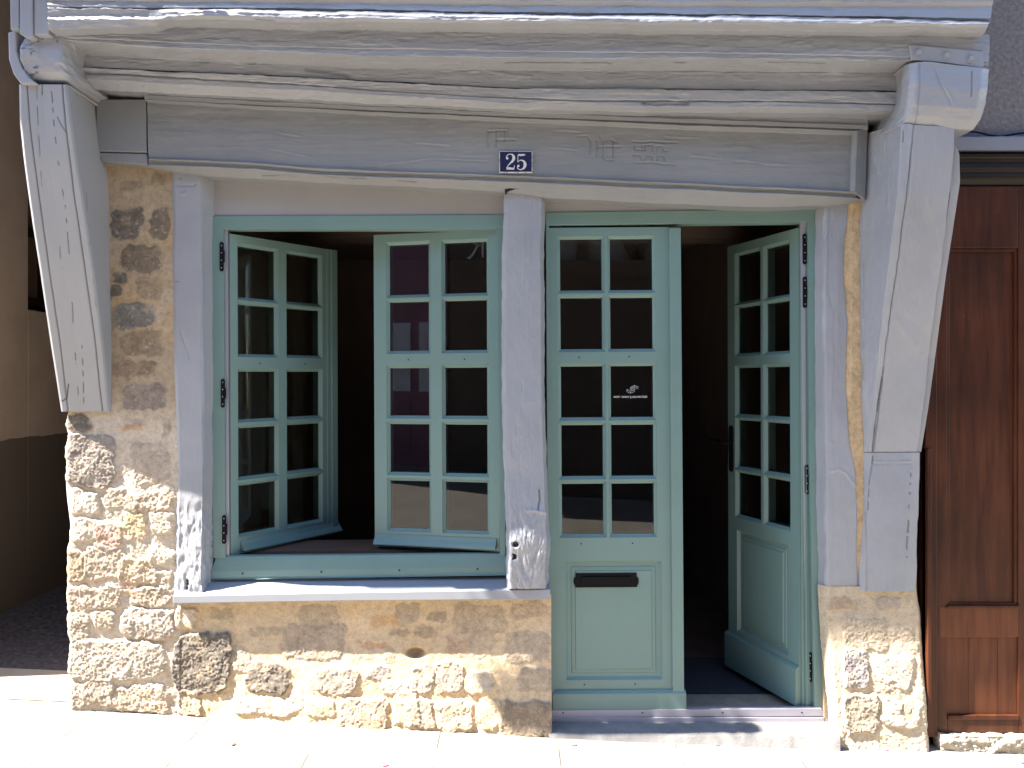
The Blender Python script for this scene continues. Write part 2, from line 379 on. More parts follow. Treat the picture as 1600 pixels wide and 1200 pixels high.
# ---- stone: explicit stones (cx, cy, w, h, relief m, colour, roughness) in facade pixels (2.74 mm each)
GRY, DRK, OLV, TAN, CRM, PNK, BLU = (.32, .28, .25), (.17, .15, .135), (.21, .175, .14), (.48, .40, .32), (.62, .53, .42), (.50, .35, .28), (.21, .205, .20)
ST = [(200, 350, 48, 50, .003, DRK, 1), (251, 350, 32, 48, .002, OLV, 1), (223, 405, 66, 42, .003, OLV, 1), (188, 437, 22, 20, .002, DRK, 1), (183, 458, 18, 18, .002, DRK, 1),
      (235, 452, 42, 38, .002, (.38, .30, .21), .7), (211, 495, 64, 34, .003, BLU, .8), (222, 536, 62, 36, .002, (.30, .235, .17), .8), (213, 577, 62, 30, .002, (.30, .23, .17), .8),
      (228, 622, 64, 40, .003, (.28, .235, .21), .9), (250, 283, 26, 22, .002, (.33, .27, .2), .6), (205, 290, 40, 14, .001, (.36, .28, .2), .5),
      (120, 662, 44, 24, .007, DRK, 1.6), (139, 720, 84, 82, .013, GRY, 1.9), (235, 722, 62, 62, .004, (.36, .29, .245), 1.2), (205, 668, 30, 10, .001, (.55, .27, .10), .5),
      (258, 671, 14, 26, .001, (.28, .23, .18), .5), (207, 662, 24, 12, .001, (.34, .30, .28), .5),
      (128, 783, 56, 34, .012, (.66, .58, .48), 1.0), (183, 775, 34, 36, .009, TAN, 1.2), (232, 784, 74, 32, .012, (.48, .38, .30), 2.0), (264, 770, 20, 20, .006, TAN, 1),
      (135, 826, 58, 40, .010, CRM, 1.2), (172, 838, 44, 44, .012, PNK, 1.6), (208, 822, 36, 38, .010, (.58, .46, .30), 1.3), (256, 815, 38, 30, .014, CRM, 1.2),
      (120, 885, 38, 46, .010, (.42, .33, .24), 1.4), (165, 880, 58, 46, .010, TAN, 1.6), (215, 890, 60, 40, .013, (.56, .44, .32), 2.0), (254, 872, 36, 30, .010, CRM, 1.4), (250, 903, 36, 26, .009, TAN, 1.6),
      (145, 934, 96, 40, .012, (.46, .38, .30), 1.9), (236, 930, 62, 32, .014, (.44, .36, .28), 1.9), (205, 918, 22, 16, .007, PNK, 1),
      (121, 978, 42, 50, .012, (.44, .37, .30), 1.9), (167, 970, 34, 26, .010, (.50, .42, .33), 1.5), (233, 972, 80, 46, .020, (.48, .41, .35), 1.9), (292, 965, 34, 34, .016, (.66, .54, .40), 1.2),
      (183, 1030, 162, 60, .016, (.50, .43, .36), 2.2), (319, 1034, 88, 92, .022, DRK, 2.4), (119, 1086, 40, 44, .010, TAN, 1.8), (158, 1080, 50, 44, .016, (.44, .36, .29), 1.8), (222, 1090, 90, 40, .015, (.52, .42, .32), 1.8),
      (299, 1094, 36, 40, .014, (.50, .38, .28), 1.6),
      (347, 958, 40, 20, .002, (.33, .27, .19), .6), (499, 962, 62, 34, .002, (.36, .30, .24), .6), (634, 962, 40, 32, .002, (.33, .29, .255), .6), (600, 972, 44, 14, .001, (.58, .33, .13), .4), (680, 965, 26, 14, .001, OLV, .4),
      (748, 966, 82, 44, .003, (.36, .29, .22), .7), (826, 954, 56, 26, .003, (.36, .28, .23), .7), (492, 1000, 96, 52, .005, (.30, .25, .23), 1.4), (620, 988, 28, 12, .002, OLV, .4), (667, 990, 30, 18, .001, OLV, .4),
      (420, 985, 60, 16, .002, (.36, .29, .21), .6), (583, 1009, 44, 10, -.002, (.42, .20, .08), .4), (567, 1030, 36, 8, .001, (.36, .29, .24), .4), (716, 1010, 34, 26, .001, (.58, .34, .17), .4), (735, 1002, 70, 44, .002, (.45, .35, .28), .5),
      (823, 1010, 74, 46, .004, (.33, .29, .255), .9), (838, 1060, 60, 34, .006, (.33, .28, .24), 1), (612, 1027, 18, 28, .003, (.33, .30, .29), .5),
      (420, 1054, 70, 46, .014, DRK, 2.2), (376, 1030, 22, 36, .008, TAN, 1.2), (527, 1060, 60, 38, .012, (.36, .30, .25), 1.9), (592, 1052, 40, 20, .008, (.31, .28, .27), .9),
      (660, 1058, 34, 44, .012, (.42, .36, .30), 2), (702, 1056, 46, 46, .012, (.44, .36, .30), 2), (748, 1060, 36, 34, .012, CRM, 1.2), (620, 1070, 44, 18, .010, CRM, 1), (640, 1100, 40, 46, .014, (.50, .40, .30), 1.4),
      (573, 1108, 74, 44, .016, (.42, .32, .25), 2.2), (660, 1108, 36, 40, .015, (.42, .33, .26), 2), (712, 1110, 62, 44, .017, (.44, .35, .27), 2.2), (764, 1108, 30, 40, .013, (.56, .44, .30), 1.4), (822, 1116, 86, 50, .017, (.34, .27, .20), 2.3),
      (440, 1096, 76, 26, .010, CRM, 1.2), (505, 1098, 44, 30, .012, (.60, .48, .32), 1.2), (392, 1098, 36, 22, .012, CRM, 1),
      (1310, 943, 46, 20, .005, (.38, .26, .18), 1), (1386, 943, 40, 20, .006, (.36, .31, .28), 1.4), (1352, 990, 78, 52, .006, (.32, .27, .22), 1.0), (1331, 1044, 46, 60, .013, (.33, .30, .30), 2.2),
      (1336, 1110, 62, 56, .014, (.36, .31, .25), 2.2), (1395, 1050, 56, 50, .012, CRM, 1.1), (1410, 1000, 40, 50, .004, TAN, .8), (1400, 1108, 60, 44, .014, CRM, 1.3), (1380, 1072, 30, 18, .002, (.46, .35, .27), 1), (1412, 1098, 22, 30, .003, (.44, .33, .25), 1)]
def stone_field(X, Y, seed=11):
    """X, Y facade pixels -> relief (m, towards the street), colour"""
    m = X*.00274; n = Y*.00274
    wx = X+8*fbm(m*10, n*10, 3, 21)+4.5*fbm(m*36, n*36, 3, 22); wy = Y+7*fbm(m*10, n*10, 3, 31)+4.5*fbm(m*36, n*36, 3, 32)
    lowrough = np.clip((Y-640)/120, .12, 1)*np.where(X > 280, np.clip((Y-1020)/50, .25, 1), 1)*np.where(X > 1200, np.clip((Y-985)/60, .3, 1), 1)
    h = .008*fbm(m*5, n*6, 3, 41)*lowrough+.0042*fbm(m*22, n*22, 4, 42)*lowrough+.0022*fbm(m*110, n*110, 3, 43, .65)*np.clip(lowrough+.05, 0, 1)+.001*fbm(m*60, n*60, 3, 44)
    c = np.empty(X.shape+(3,)); mort = np.where((X > 1200)[..., None], np.array([.56, .46, .34]), np.array([.42, .325, .225])+np.clip((Y-620)/60, 0, 1)[..., None]*np.where((X < 285)[..., None], np.array([.17, .17, .17]), np.array([.19, .14, .085]))); k = fbm(m*4, n*5, 4, 45)[..., None]  # mortar paler lower down: sun and ground bounce put into its colour
    c[:] = mort*(1+.16*k)+np.array([.05, -.005, -.06])*np.clip(fbm(m*3, n*4, 3, 46), 0, 1)[..., None]
    pale = np.clip(fbm(m*6, n*6, 4, 47)*2.2-.5, 0, 1)[..., None]; c = c*(1-.5*pale)+np.array([.58, .49, .40])*.5*pale
    ss = 1-np.exp(-((lowrough-.1)*2)); 
    for i, (cx, cy, w_, h_, r, col, ro) in enumerate(ST):
        a, b = w_*.5, h_*.5; sel = (np.abs(X-cx) < a+14) & (np.abs(Y-cy) < b+14)
        if not sel.any(): continue
        u, v = (wx[sel]-cx)/a, (wy[sel]-cy)/b; rr = (np.abs(u)**4.6+np.abs(v)**4.6)**(1/4.6)
        edge = (3.4+.6*(r < .007))/min(a, b); k = np.clip((1+edge*.5-rr)/edge, 0, 1); k = k*k*(3-2*k)
        dome = np.clip(1-rr*rr*.55, 0, 1)
        xm, ym = m[sel], n[sel]
        rg = .0036*fbm(xm*55+i, ym*55, 4, 60+i, .62)+.0042*fbm(xm*135, ym*135, 2, 61+i)+.006*fbm(xm*14, ym*18, 2, 62+i)*(r > .006)
        h[sel] = h[sel]*(1-k*.55)+k*(r*.72*(.8+.25*dome)+rg*(.24+ro*.19))
        v3 = (1+.30*fbm(xm*24, ym*24, 4, 63+i)+.10*fbm(xm*90, ym*90, 2, 64+i))[..., None]
        sp = np.clip(fbm(xm*70, ym*70, 3, 65+i)*3-1.1, 0, 1)[..., None]
        cs = np.array(col)**1.12*v3; cs = cs*(1-sp*.5)+np.array([.6, .54, .46])*sp*.5
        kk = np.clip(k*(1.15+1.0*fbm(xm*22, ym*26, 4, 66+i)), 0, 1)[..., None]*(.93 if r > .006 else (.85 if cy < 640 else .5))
        c[sel] = c[sel]*(1-kk)+cs*kk
    # small hole in the mortar
    d = np.hypot((X-649)/14, (Y-1020)/8); k = 1/(1+np.exp((d-1)*9)); h -= .02*k; c *= (1-.55*k)[..., None]
    return h, np.clip(c, .01, .95)
def masonry(name, x0, x1, y0, y1, keep, batter, mat, parent, step=1.25, left=None, right=None):
    xs = np.arange(x0, x1+step, step); ys = np.arange(y0, y1+step, step); X, Y = np.meshgrid(xs, ys)
    h, c = stone_field(X, Y)
    px = X.copy(); p = h+batter(X, Y)
    if left is not None:
        xl = left(ys)[:, None]; k = np.clip(1-(X-x0)/45, 0, 1); px = px+(xl-x0)*k
        e = np.clip(1-(X-x0)/16, 0, 1); p = p-.045*e**2.5
    if right is not None:
        xr = right(ys)[:, None]; k = np.clip(1-(x1-X)/30, 0, 1); px = px+(xr-x1)*k; e = np.clip(1-(x1-X)/14, 0, 1); p = p-.045*e**2.5
    d = D
    V = np.stack([(px-800)/F*d, -p, CZ-(Y-HY)/F*d], -1).reshape(-1, 3)
    nr, nc = X.shape; idx = np.arange(nr*nc).reshape(nr, nc)
    q = np.stack([idx[:-1, :-1], idx[1:, :-1], idx[1:, 1:], idx[:-1, 1:]], -1)
    kp = keep(X[:-1, :-1]+step/2, Y[:-1, :-1]+step/2); q = q[kp].reshape(-1, 4)
    used = np.unique(q); rem = np.full(nr*nc, -1); rem[used] = np.arange(len(used))
    o = link(name, np_mesh(name, V[used], rem[q], mat, c.reshape(-1, 3)[used]), parent); return o
def leftedge(y):
    pts = [(250, 165), (640, 165), (641, 100), (650, 98), (662, 96), (680, 100), (695, 97), (758, 97), (768, 104), (790, 103), (815, 103), (850, 101), (860, 98), (900, 99), (905, 98), (960, 98), (985, 100), (1000, 104), (1050, 101), (1062, 104), (1120, 106)]
    return np.interp(y, [a for a, b in pts], [b for a, b in pts])+1.6*fbm(y*.09, y*0, 3, 5)
def batter(X, Y):
    return np.where(X < 285, .004+.0*Y, 0)+np.clip((Y-985)/130, 0, 1.2)**1.5*.052*np.clip((X-250)/120, .25, 1)
bot = lambda X: np.interp(X, [95, 400, 600, 860], [1118, 1132, 1146, 1160])
def keep_left(X, Y):
    a = (X < 292) & (Y < 1180) & ((Y > 641) | (X > 165)); b = (X >= 280) & (Y > 928)
    return (a | b) & (Y < bot(X)+10)
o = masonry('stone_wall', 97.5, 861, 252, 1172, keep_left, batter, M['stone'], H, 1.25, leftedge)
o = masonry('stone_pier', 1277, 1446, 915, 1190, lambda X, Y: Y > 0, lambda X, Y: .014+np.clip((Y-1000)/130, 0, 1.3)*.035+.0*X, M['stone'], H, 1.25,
            lambda y: 1277+np.interp(y, [915, 1000, 1100, 1190], [5, 9, 17, 18])+1.2*fbm(y*.07, y*0, 3, 9), lambda y: 1444+1.5*fbm(y*.08, y*0, 3, 8)+np.interp(y, [915, 960, 1000, 1190], [-10, -2, 1, 4]))
# solid body behind the masonry
mb = MB(); s = .002736
def wx(px): return (px-800)*s
def wz(py): return CZ-(py-HY)*s
mb.box(wx(108), wx(316), .03, .36, -.3, wz(262)); mb.box(wx(330), wx(857), .03, .36, -.3, wz(928))
mb.box(wx(1292), wx(1438), .03, .36, -.3, wz(262)); mb.box(wx(853), wx(857)+.002, -.0, .2, -.3, wz(945))
mb.box(wx(108), wx(108)+.2, .36, 6, -.3, 2.7); mb.box(wx(1438)-.2, wx(1438), .36, 6, -.3, 2.7)
mb.box(wx(108)+.2, wx(1438)-.2, 4.3, 4.5, -.3, 2.7)
mb.build('masonry_core', M['side_render'], H)
# ochre plaster strip between right post and bracket
loft('lime_plaster_strip', [[(1314, 312, .0), (1314, 700, 0), (1330, 930, .0)], [(1332, 312, .008), (1330, 600, .008), (1338, 930, .004)], [(1358, 312, .004), (1356, 600, .004), (1352, 930, 0)]], 1, M['stone'], H,
     2, 1.5, -.1, (.001, .002), (20, 26), seed=77, tint=lambda X, Y: np.array([.60, .44, .27])*(1+.12*fbm(X*.05, Y*.03, 3, 4))[..., None])

# ---- plaster infill above the frames
MB().slab([(318, 262), (796, 284), (796, 352), (318, 352)], -.057, .05).build('plaster_infill', M['plaster'], H)
MB().slab([(848, 296), (1292, 318), (1292, 345), (848, 350)], -.057, .05).build('plaster_infill', M['plaster'], H)

# ---- upper moulding of the jetty
def off(c, dy, p=None, dx=0): return [(a[0]+dx, a[1]+dy, a[2] if p is None else p) for a in c]
def K(l, p): return [(x, y, p) for x, y in l]
A4 = K([(75, 10), (400, 12), (800, 19), (1200, 23), (1548, 29)], .370)
A = [K([(75, -75), (1555, -75)], .38), K([(75, -14), (1553, -10)], .375), K([(75, -5), (400, -3), (800, 1), (1200, 3), (1552, 2)], .374),
     K([(75, 1), (400, 4), (800, 8), (1200, 11), (1550, 10)], .362), A4, off(A4, 1.6, .354), off(A4, 3.2, .370),
     [(75, 19, .368), (235, 18, .368), (285, 18.5, .384), (400, 19, .384), (800, 27, .384), (1200, 31, .382), (1546, 34, .380)], [(75, 26, .366), (235, 25, .366), (285, 25.5, .384), (400, 26, .384), (800, 33, .384), (1200, 36, .382), (1545, 38, .380)],
     K([(75, 30), (250, 30), (400, 33), (800, 37), (1200, 39), (1543, 42)], .374),
     [(75, 46, .365), (235, 42, .36), (260, 36, .34), (400, 40, .335), (800, 46, .335), (1200, 49, .335), (1538, 52, .335)]]
A = [[(x, y, q+.032) for x, y, q in cv] for cv in A]
def rough_A(X, Y):
    return .0035*fbm(X*.045, Y*.12, 4, 301)*np.clip(1-(X-200)/500, .15, 1)
loft('jetty_moulding', A, 0, M['timber_h'], H, 2.4, 1.3, .0, (.0014, .0012), (2.5, 30), ampfn=rough_A, seed=10, wob=1.3, lump=.5,
     strokes=[([(110, 22), (140, 24), (185, 22)], 3, -.003, 0), ([(400, 30), (430, 33)], 1, -.003, .3)])
Bl = K([(78, 56), (250, 64), (400, 71), (800, 79), (1000, 81), (1200, 83), (1400, 88), (1545, 96)], .337)
B = [[(75, 44, .34), (250, 38, .33), (400, 41, .33), (800, 47, .33), (1200, 50, .33), (1546, 54, .33)], [(76, 50, .335), (250, 52, .333), (800, 56, .33), (1546, 60, .33)], Bl, off(Bl, 1.6, .330),
     K([(95, 61), (250, 74), (400, 79), (560, 86), (800, 90), (1200, 91), (1400, 94), (1544, 103)], .332),
     K([(115, 80), (250, 90), (400, 98), (560, 104), (800, 107), (1200, 109), (1412, 112), (1540, 118)], .225),
     K([(118, 84), (250, 92), (400, 100), (560, 106), (800, 109.5), (1200, 111.5), (1410, 114), (1538, 120)], .208),
     K([(128, 104), (250, 110), (400, 117), (550, 124), (800, 137), (1200, 140), (1408, 142), (1530, 150)], .204)]
loft('jetty_beam', B, 0, M['timber_h'], H, 2.4, 1.3, .0, (.0016, .0014), (2.5, 30), seed=20, wob=1.3, lump=.5,
     ampfn=lambda X, Y: .004*fbm(X*.03, Y*.1, 4, 311)*np.clip(1-(X-120)/600, .2, 1)*(Y > 60),
     strokes=[([(690, 96), (760, 98), (880, 99), (1070, 98)], .9, -.003, .55, .03), ([(1200, 98), (1290, 98)], .8, -.002, .4), ([(480, 108), (540, 118), (545, 121)], 4, -.004, .25), ([(300, 97), (400, 100)], 1, -.003, .3, .05),
              ([(760, 110), (800, 118), (830, 120)], 2, .003, 0), ([(1050, 113), (1200, 114), (1320, 115)], 1.6, .003, 0)])
B5 = B[-1]
C2 = K([(130, 113), (250, 119), (400, 128), (500, 134), (600, 141), (800, 153), (900, 157), (1200, 158), (1403, 163)], .205)
C = [off(B5[:-1], 0, .19), off(B5[:-1], 1.5, .218), off(C2, -1.5, .212), off(C2, .4, .198), off(C2, 2.4, .206),
     K([(134, 123), (250, 130), (400, 137), (600, 150), (800, 162), (1000, 166), (1200, 168), (1400, 172)], .204),
     K([(150, 140), (250, 146), (400, 152), (600, 163), (800, 173), (1000, 175), (1200, 177), (1398, 179)], .165),
     K([(156, 142), (250, 148), (400, 155), (600, 166), (800, 177), (1000, 180), (1200, 182), (1396, 186)], .10)]
loft('moulded_plate', C, 0, M['timber_h'], H, 2.4, 1.2, .0, (.0014, .0013), (2.5, 34), seed=30, wob=1.3, lump=.5,
     strokes=[([(1005, 160), (1030, 163), (1075, 161)], 3, -.006, .3), ([(840, 159), (900, 158)], 1.5, .002, 0), ([(705, 176), (712, 181)], 3, .003, 0)])
L3 = K([(232, 246), (400, 253), (500, 262), (600, 266), (800, 273), (1200, 291), (1338, 298)], .066)
Lc = [K([(230, 146), (400, 155), (800, 174), (1000, 181), (1200, 188), (1354, 194)], .095), K([(230, 149), (400, 159), (800, 177), (1000, 184), (1200, 190.5), (1352, 197)], .098), K([(230, 151), (400, 161), (800, 179), (1000, 186), (1200, 192.5), (1350, 199)], .074), K([(230, 154), (400, 164), (800, 182), (1000, 190), (1200, 197), (1345, 203)], .082), K([(230, 156), (400, 166), (800, 185), (1000, 193), (1200, 200), (1345, 205)], .092),
      K([(230, 160), (400, 170.5), (800, 191), (1000, 200), (1200, 207), (1342, 211)], .066), L3, off(L3, 1.4, .079), off(L3, 2.6, .078), off(L3, 5, .060), off(L3, 9, .063), off(L3, 11, .069),
      K([(232, 262), (330, 276), (600, 290), (785, 299), (855, 309), (1100, 321), (1200, 324), (1300, 321), (1352, 313)], .036)]
def dj(x, y, dx, dy): return [(x, y), (x+dx, y+dy)]
carve = []
for pl in ([(763, 205), (763, 228)], [(776, 203), (776, 228)], [(789, 204), (789, 220)], [(763, 205), (790, 204)], [(775, 218), (805, 219)],
           [(902, 213), (918, 212), (923, 220), (922, 240)], [(933, 218), (933, 245)], [(944, 219), (943, 246), (947, 251), (958, 250), (959, 218)], [(933, 230), (970, 229)], [(953, 218), (964, 222)],
           [(990, 221), (1058, 222)], [(990, 254), (1020, 254), (1056, 258)], [(993, 227), (993, 234), (1004, 234), (1004, 226)], [(1009, 235), (1009, 227), (1020, 227), (1020, 235)], [(1027, 235), (1027, 228), (1036, 228), (1036, 235), (1043, 235)],
           [(990, 243), (1000, 243), (1003, 251)], [(1008, 251), (1012, 243), (1020, 244), (1020, 251)], [(1027, 250), (1029, 243), (1038, 244), (1038, 251)]):
    carve.append((pl, 1.3, -.0042, .10)); carve.append(([(x+2.2, y-1.8) for x, y in pl], 1.3, .0020, 0))
for pl in ([(430, 205), (470, 213)], [(600, 256), (680, 246), (760, 250)], [(425, 233), (480, 243)], [(540, 258), (590, 258)], [(870, 203), (905, 205)], [(1040, 212), (1090, 215)], [(1080, 243), (1120, 247)], [(650, 222), (700, 226)], [(860, 230), (900, 233)], [(1150, 250), (1230, 258)], [(1240, 283), (1262, 290)]):
    carve.append((pl, 1.5, .0018, 0)); carve.append(([(x, y+3) for x, y in pl], 1.5, -.0015, .04))
carve += [([(410, 274), (500, 276), (580, 280)], .8, -.003, .35, .05), ([(620, 282), (650, 285)], .8, -.003, .35), ([(855, 274), (885, 276)], 1.4, .004, 0)]
loft('lintel_beam', Lc, 0, M['lintel'], H, 1.8, 1.3, -.06, (.0011, .0009), (2.2, 34), strokes=carve, seed=40, wob=1.0, lump=.2)
loft('lintel_return_moulding', [K([(1329, 207), (1325, 297)], .062), K([(1333, 205), (1329, 298)], .084), K([(1340, 204), (1336, 300)], .094), K([(1346, 201), (1343, 303)], .086), K([(1356, 197), (1352, 312)], .07)], 1, M['lintel'], H, 2, 1.2, -.04, (.001, .001), seed=41)
MB().slab([(226, 138), (800, 165), (1000, 170), (1356, 172), (1356, 202), (1200, 196), (800, 182), (226, 156)], .089, .08).build('frieze_board', M['timber_h'], H)
MB().slab([(150, 155), (228, 155), (229, 238), (150, 236)], .066, .1).slab([(150, 238), (229, 240), (231, 258), (160, 252)], .060, .1).build('lintel_end_block', M['lintel'], H, .004)

# ---- corner pieces
def HC(*pts): return list(pts)
loft('bracket_head', [HC((38, 60, .335), (98, 54, .335), (106, 60, .32), (116, 70, .30)), HC((31, 75, .345), (98, 85, .345), (112, 92, .30), (124, 100, .24)), HC((32, 95, .342), (98, 98, .342), (116, 110, .29), (130, 118, .21)),
     HC((40, 112, .33), (102, 113, .33), (125, 125, .25), (148, 137, .16)), HC((50, 124, .31), (106, 125, .31), (130, 134, .22), (158, 147, .12)), HC((56, 130.5, .28), (112, 130.5, .28), (135, 140, .19), (166, 153, .08))], 0, M['timber_h'], H, 1.6, 1.4, 0., (.002, .002), (8, 20), seed=50,
     ampfn=lambda X, Y: .006*fbm(X*.2, Y*.2, 3, 9)*np.clip(1-(X-30)/16, 0, 1), tint=lambda X, Y: (1-.6*(fbm(X*.12, Y*.2, 4, 71) > .34)*((Y < 66) | (X < 60)))[..., None]*np.ones(3))
MB().slab([(12, 50), (25, 47), (26, 80), (33, 104), (44, 120), (58, 131), (32, 131), (20, 115), (13, 92)], .34, .09).build('scroll_board', M['timber_v'], H, .006)
MB().slab([(15, -60), (30, -60), (30, 45), (16, 47)], .36, .06).slab([(31, -70), (51, -70), (51, 56), (44, 60), (31, 53)], .378, .2).slab([(53, -70), (76, -70), (76, 54), (53, 54)], .374, .2).build('corner_board', M['timber_v'], H, .004)
def dup_p(cv, pts): 
    ys = [a[1] for a in cv]; ps = [a[2] for a in cv]; return [(x, y, float(np.interp(y, ys, ps))) for x, y in pts]
b0 = [(30, 132, .318), (31, 190, .312), (36, 240, .29), (41, 280, .268), (51, 350, .232), (62, 420, .183), (79, 535, .10), (96, 643, .022)]
b2 = dup_p(b0, [(101, 132), (110, 200), (118, 260), (125, 300), (145, 430), (157, 530), (168, 643)])
bm = dup_p(b0, [(66, 132), (74, 240), (98, 400), (118, 530), (132, 643)])
gro = [([(42, 132), (47, 200), (60, 300), (78, 430), (93, 530), (106, 643)], 1.1, -.004, .55), ([(97, 132), (103, 200), (115, 300), (134, 430), (148, 530), (160, 643)], 1.1, -.004, .55)]
crk = [([(80, 134), (84, 190), (92, 260), (102, 325)], .6, -.003, .75, .11), ([(102, 320), (110, 420), (114, 500), (118, 560), (124, 640)], .6, -.003, .7, .09), ([(57, 132), (60, 200), (66, 300)], .55, -.002, .6, .10), ([(66, 132), (66, 148)], .6, -.003, .8),
       ([(90, 183), (96, 195), (103, 206)], .8, -.003, .5), ([(107, 600), (104, 622), (97, 627)], .8, -.004, .9), ([(93, 370), (94, 400), (98, 420)], .6, -.002, .6, .1), ([(135, 300), (140, 380), (150, 480)], .5, -.001, .4, .1), ([(118, 132), (121, 150)], .5, -.002, .5), ([(128, 540), (130, 590), (131, 640)], .6, -.003, .8, .12)]
loft('corner_bracket', [b0, [(x+3, y, p+.006) for x, y, p in b0], bm, b2, [(x+4, y, max(0, p-.012)) for x, y, p in b2], [(150, 150, .04), (158, 200, .02), (168, 280, .01), (173, 400, -.01), (176, 530, -.01), (177, 643, -.01)]], 1, M['timber_new'], H, 1.5, 1.1, -.05, (.0006, .0003), (1.2, 30), strokes=gro+crk, seed=60, swarp=.35)
# right side
loft('bracket_head', [HC((1405, 108, .24), (1411, 103, .30), (1420, 99, .335), (1432, 97, .352), (1445, 96, .356), (1535, 106, .355), (1546, 108, .34)), HC((1402, 135, .22), (1409, 133, .30), (1420, 131, .345), (1432, 130, .364), (1446, 130, .362), (1530, 140, .360), (1543, 138, .345)),
     HC((1396, 165, .18), (1405, 164, .28), (1417, 163, .325), (1430, 163, .345), (1445, 165, .350), (1524, 170, .350), (1539, 166, .338)), HC((1386, 186, .14), (1399, 184, .25), (1412, 182, .305), (1426, 181, .328), (1440, 181, .332), (1518, 187, .332), (1532, 187, .32)),
     HC((1362, 214, .07), (1385, 204, .20), (1402, 198, .275), (1418, 194, .30), (1434, 194, .31), (1506, 203, .31), (1520, 203, .30))], 0, M['timber_h'], H, 1.3, 1.3, 0., (.0018, .0015), (6, 16), seed=51,
     strokes=[([(1457, 104), (1466, 118), (1478, 140), (1491, 160), (1488, 172)], 1.2, .0028, 0), ([(1460, 108), (1474, 140), (1486, 164)], 1.2, -.002, .12), ([(1437, 100), (1438, 130), (1434, 172), (1430, 192)], 1.1, -.002, .22), ([(1519, 112), (1518, 150)], 1.2, -.003, .45), ([(1503, 125), (1500, 150)], 1.5, .0012, 0)])
r0 = [(1356, 208, .05), (1349, 320, .035), (1346, 420, .03), (1348, 600, .02), (1350, 706, .01)]
r1 = [(1410, 193, .30), (1403, 300, .268), (1386, 430, .185), (1368, 600, .078), (1358, 706, .030)]
r2 = [(1430, 195, .315), (1419, 300, .275), (1402, 430, .19), (1382, 570, .105), (1377, 610, .082), (1365, 706, .036)]
r3 = [(1492, 199, .31), (1491, 240, .30), (1484, 300, .272), (1467, 430, .185), (1450, 560, .095), (1442, 640, .06), (1433, 706, .03)]
loft('corner_bracket', [r0, r1, [(x+8, y, p+.006) for x, y, p in r1], [(x-1.5, y, p+.002) for x, y, p in r2], r2, r3], 1, M['timber_v'], H, 1.6, 1.2, -.05, (.0009, .0007), (2, 16), seed=61, wob=1.2, lump=.25,
     strokes=[([(x-1.6, y) for x, y, p in r2], 1.2, -.005, .40), ([(x+1.6, y) for x, y, p in r2], 1.1, .003, 0), ([(1351, 212), (1348, 480), (1349, 600)], 1.5, -.002, .12, .08), ([(1366, 245), (1372, 270)], 4, .004, 0), ([(1400, 500), (1430, 540)], 6, .002, 0),
              ([(1411, 205), (1411, 222)], .6, -.002, .7)])
ob = [(1491, 225, .285), (1499, 238, .285), (1500, 285, .265), (1478, 430, .175), (1461, 560, .085), (1450, 640, .05), (1439, 706, .02)]
loft('bracket_side_board', [[(1484, 225, .275), (1485, 300, .255), (1466, 430, .17), (1449, 560, .08), (1441, 640, .045), (1431, 706, .018)], ob], 1, M['timber_v'], H, 2, 1.5, -.03, (.0008, .0005), (2, 14), seed=62)
loft('bracket_foot', [K([(1350, 707), (1349, 800), (1338, 924)], .0), K([(1363, 707), (1357, 800), (1352, 924)], .030), K([(1424, 707), (1420, 800), (1414, 924)], .034), K([(1437, 707), (1435, 800), (1431, 922)], .022)], 1, M['timber_v'], H, 1.6, 1.3, -.06, (.0012, .0009), (2, 14), seed=63, wob=1.6,
     strokes=[([(1365, 721), (1395, 723), (1424, 720)], 1.4, .003, 0), ([(1365, 724), (1424, 724)], 1.2, -.002, .1), ([(1424, 722), (1420, 800), (1416, 870)], 1.2, -.005, .45, .2), ([(1364, 712), (1358, 760), (1356, 800)], 1.0, -.003, .5, .15), ([(1352, 800), (1354, 920)], 2, -.002, .15)])
# iron strap with three bolts
mb = MB(); mb.slab([(1421, 69), (1537, 80), (1537, 107), (1480, 98), (1424, 93)], .345, .012)
mb.build('iron_strap', M['timber_v'], H, .003)
for bx, by in ((1435, 82), (1478, 87), (1516, 92.5)):
    c = P(bx, by, .346); MB().cyl(c, (0, -1, 0), .0155, .003, 20).cyl((c[0], c[1]-.003, c[2]), (0, -1, 0), .0105, .009, 6).build('strap_bolt', M['timber_v'], H, .001)

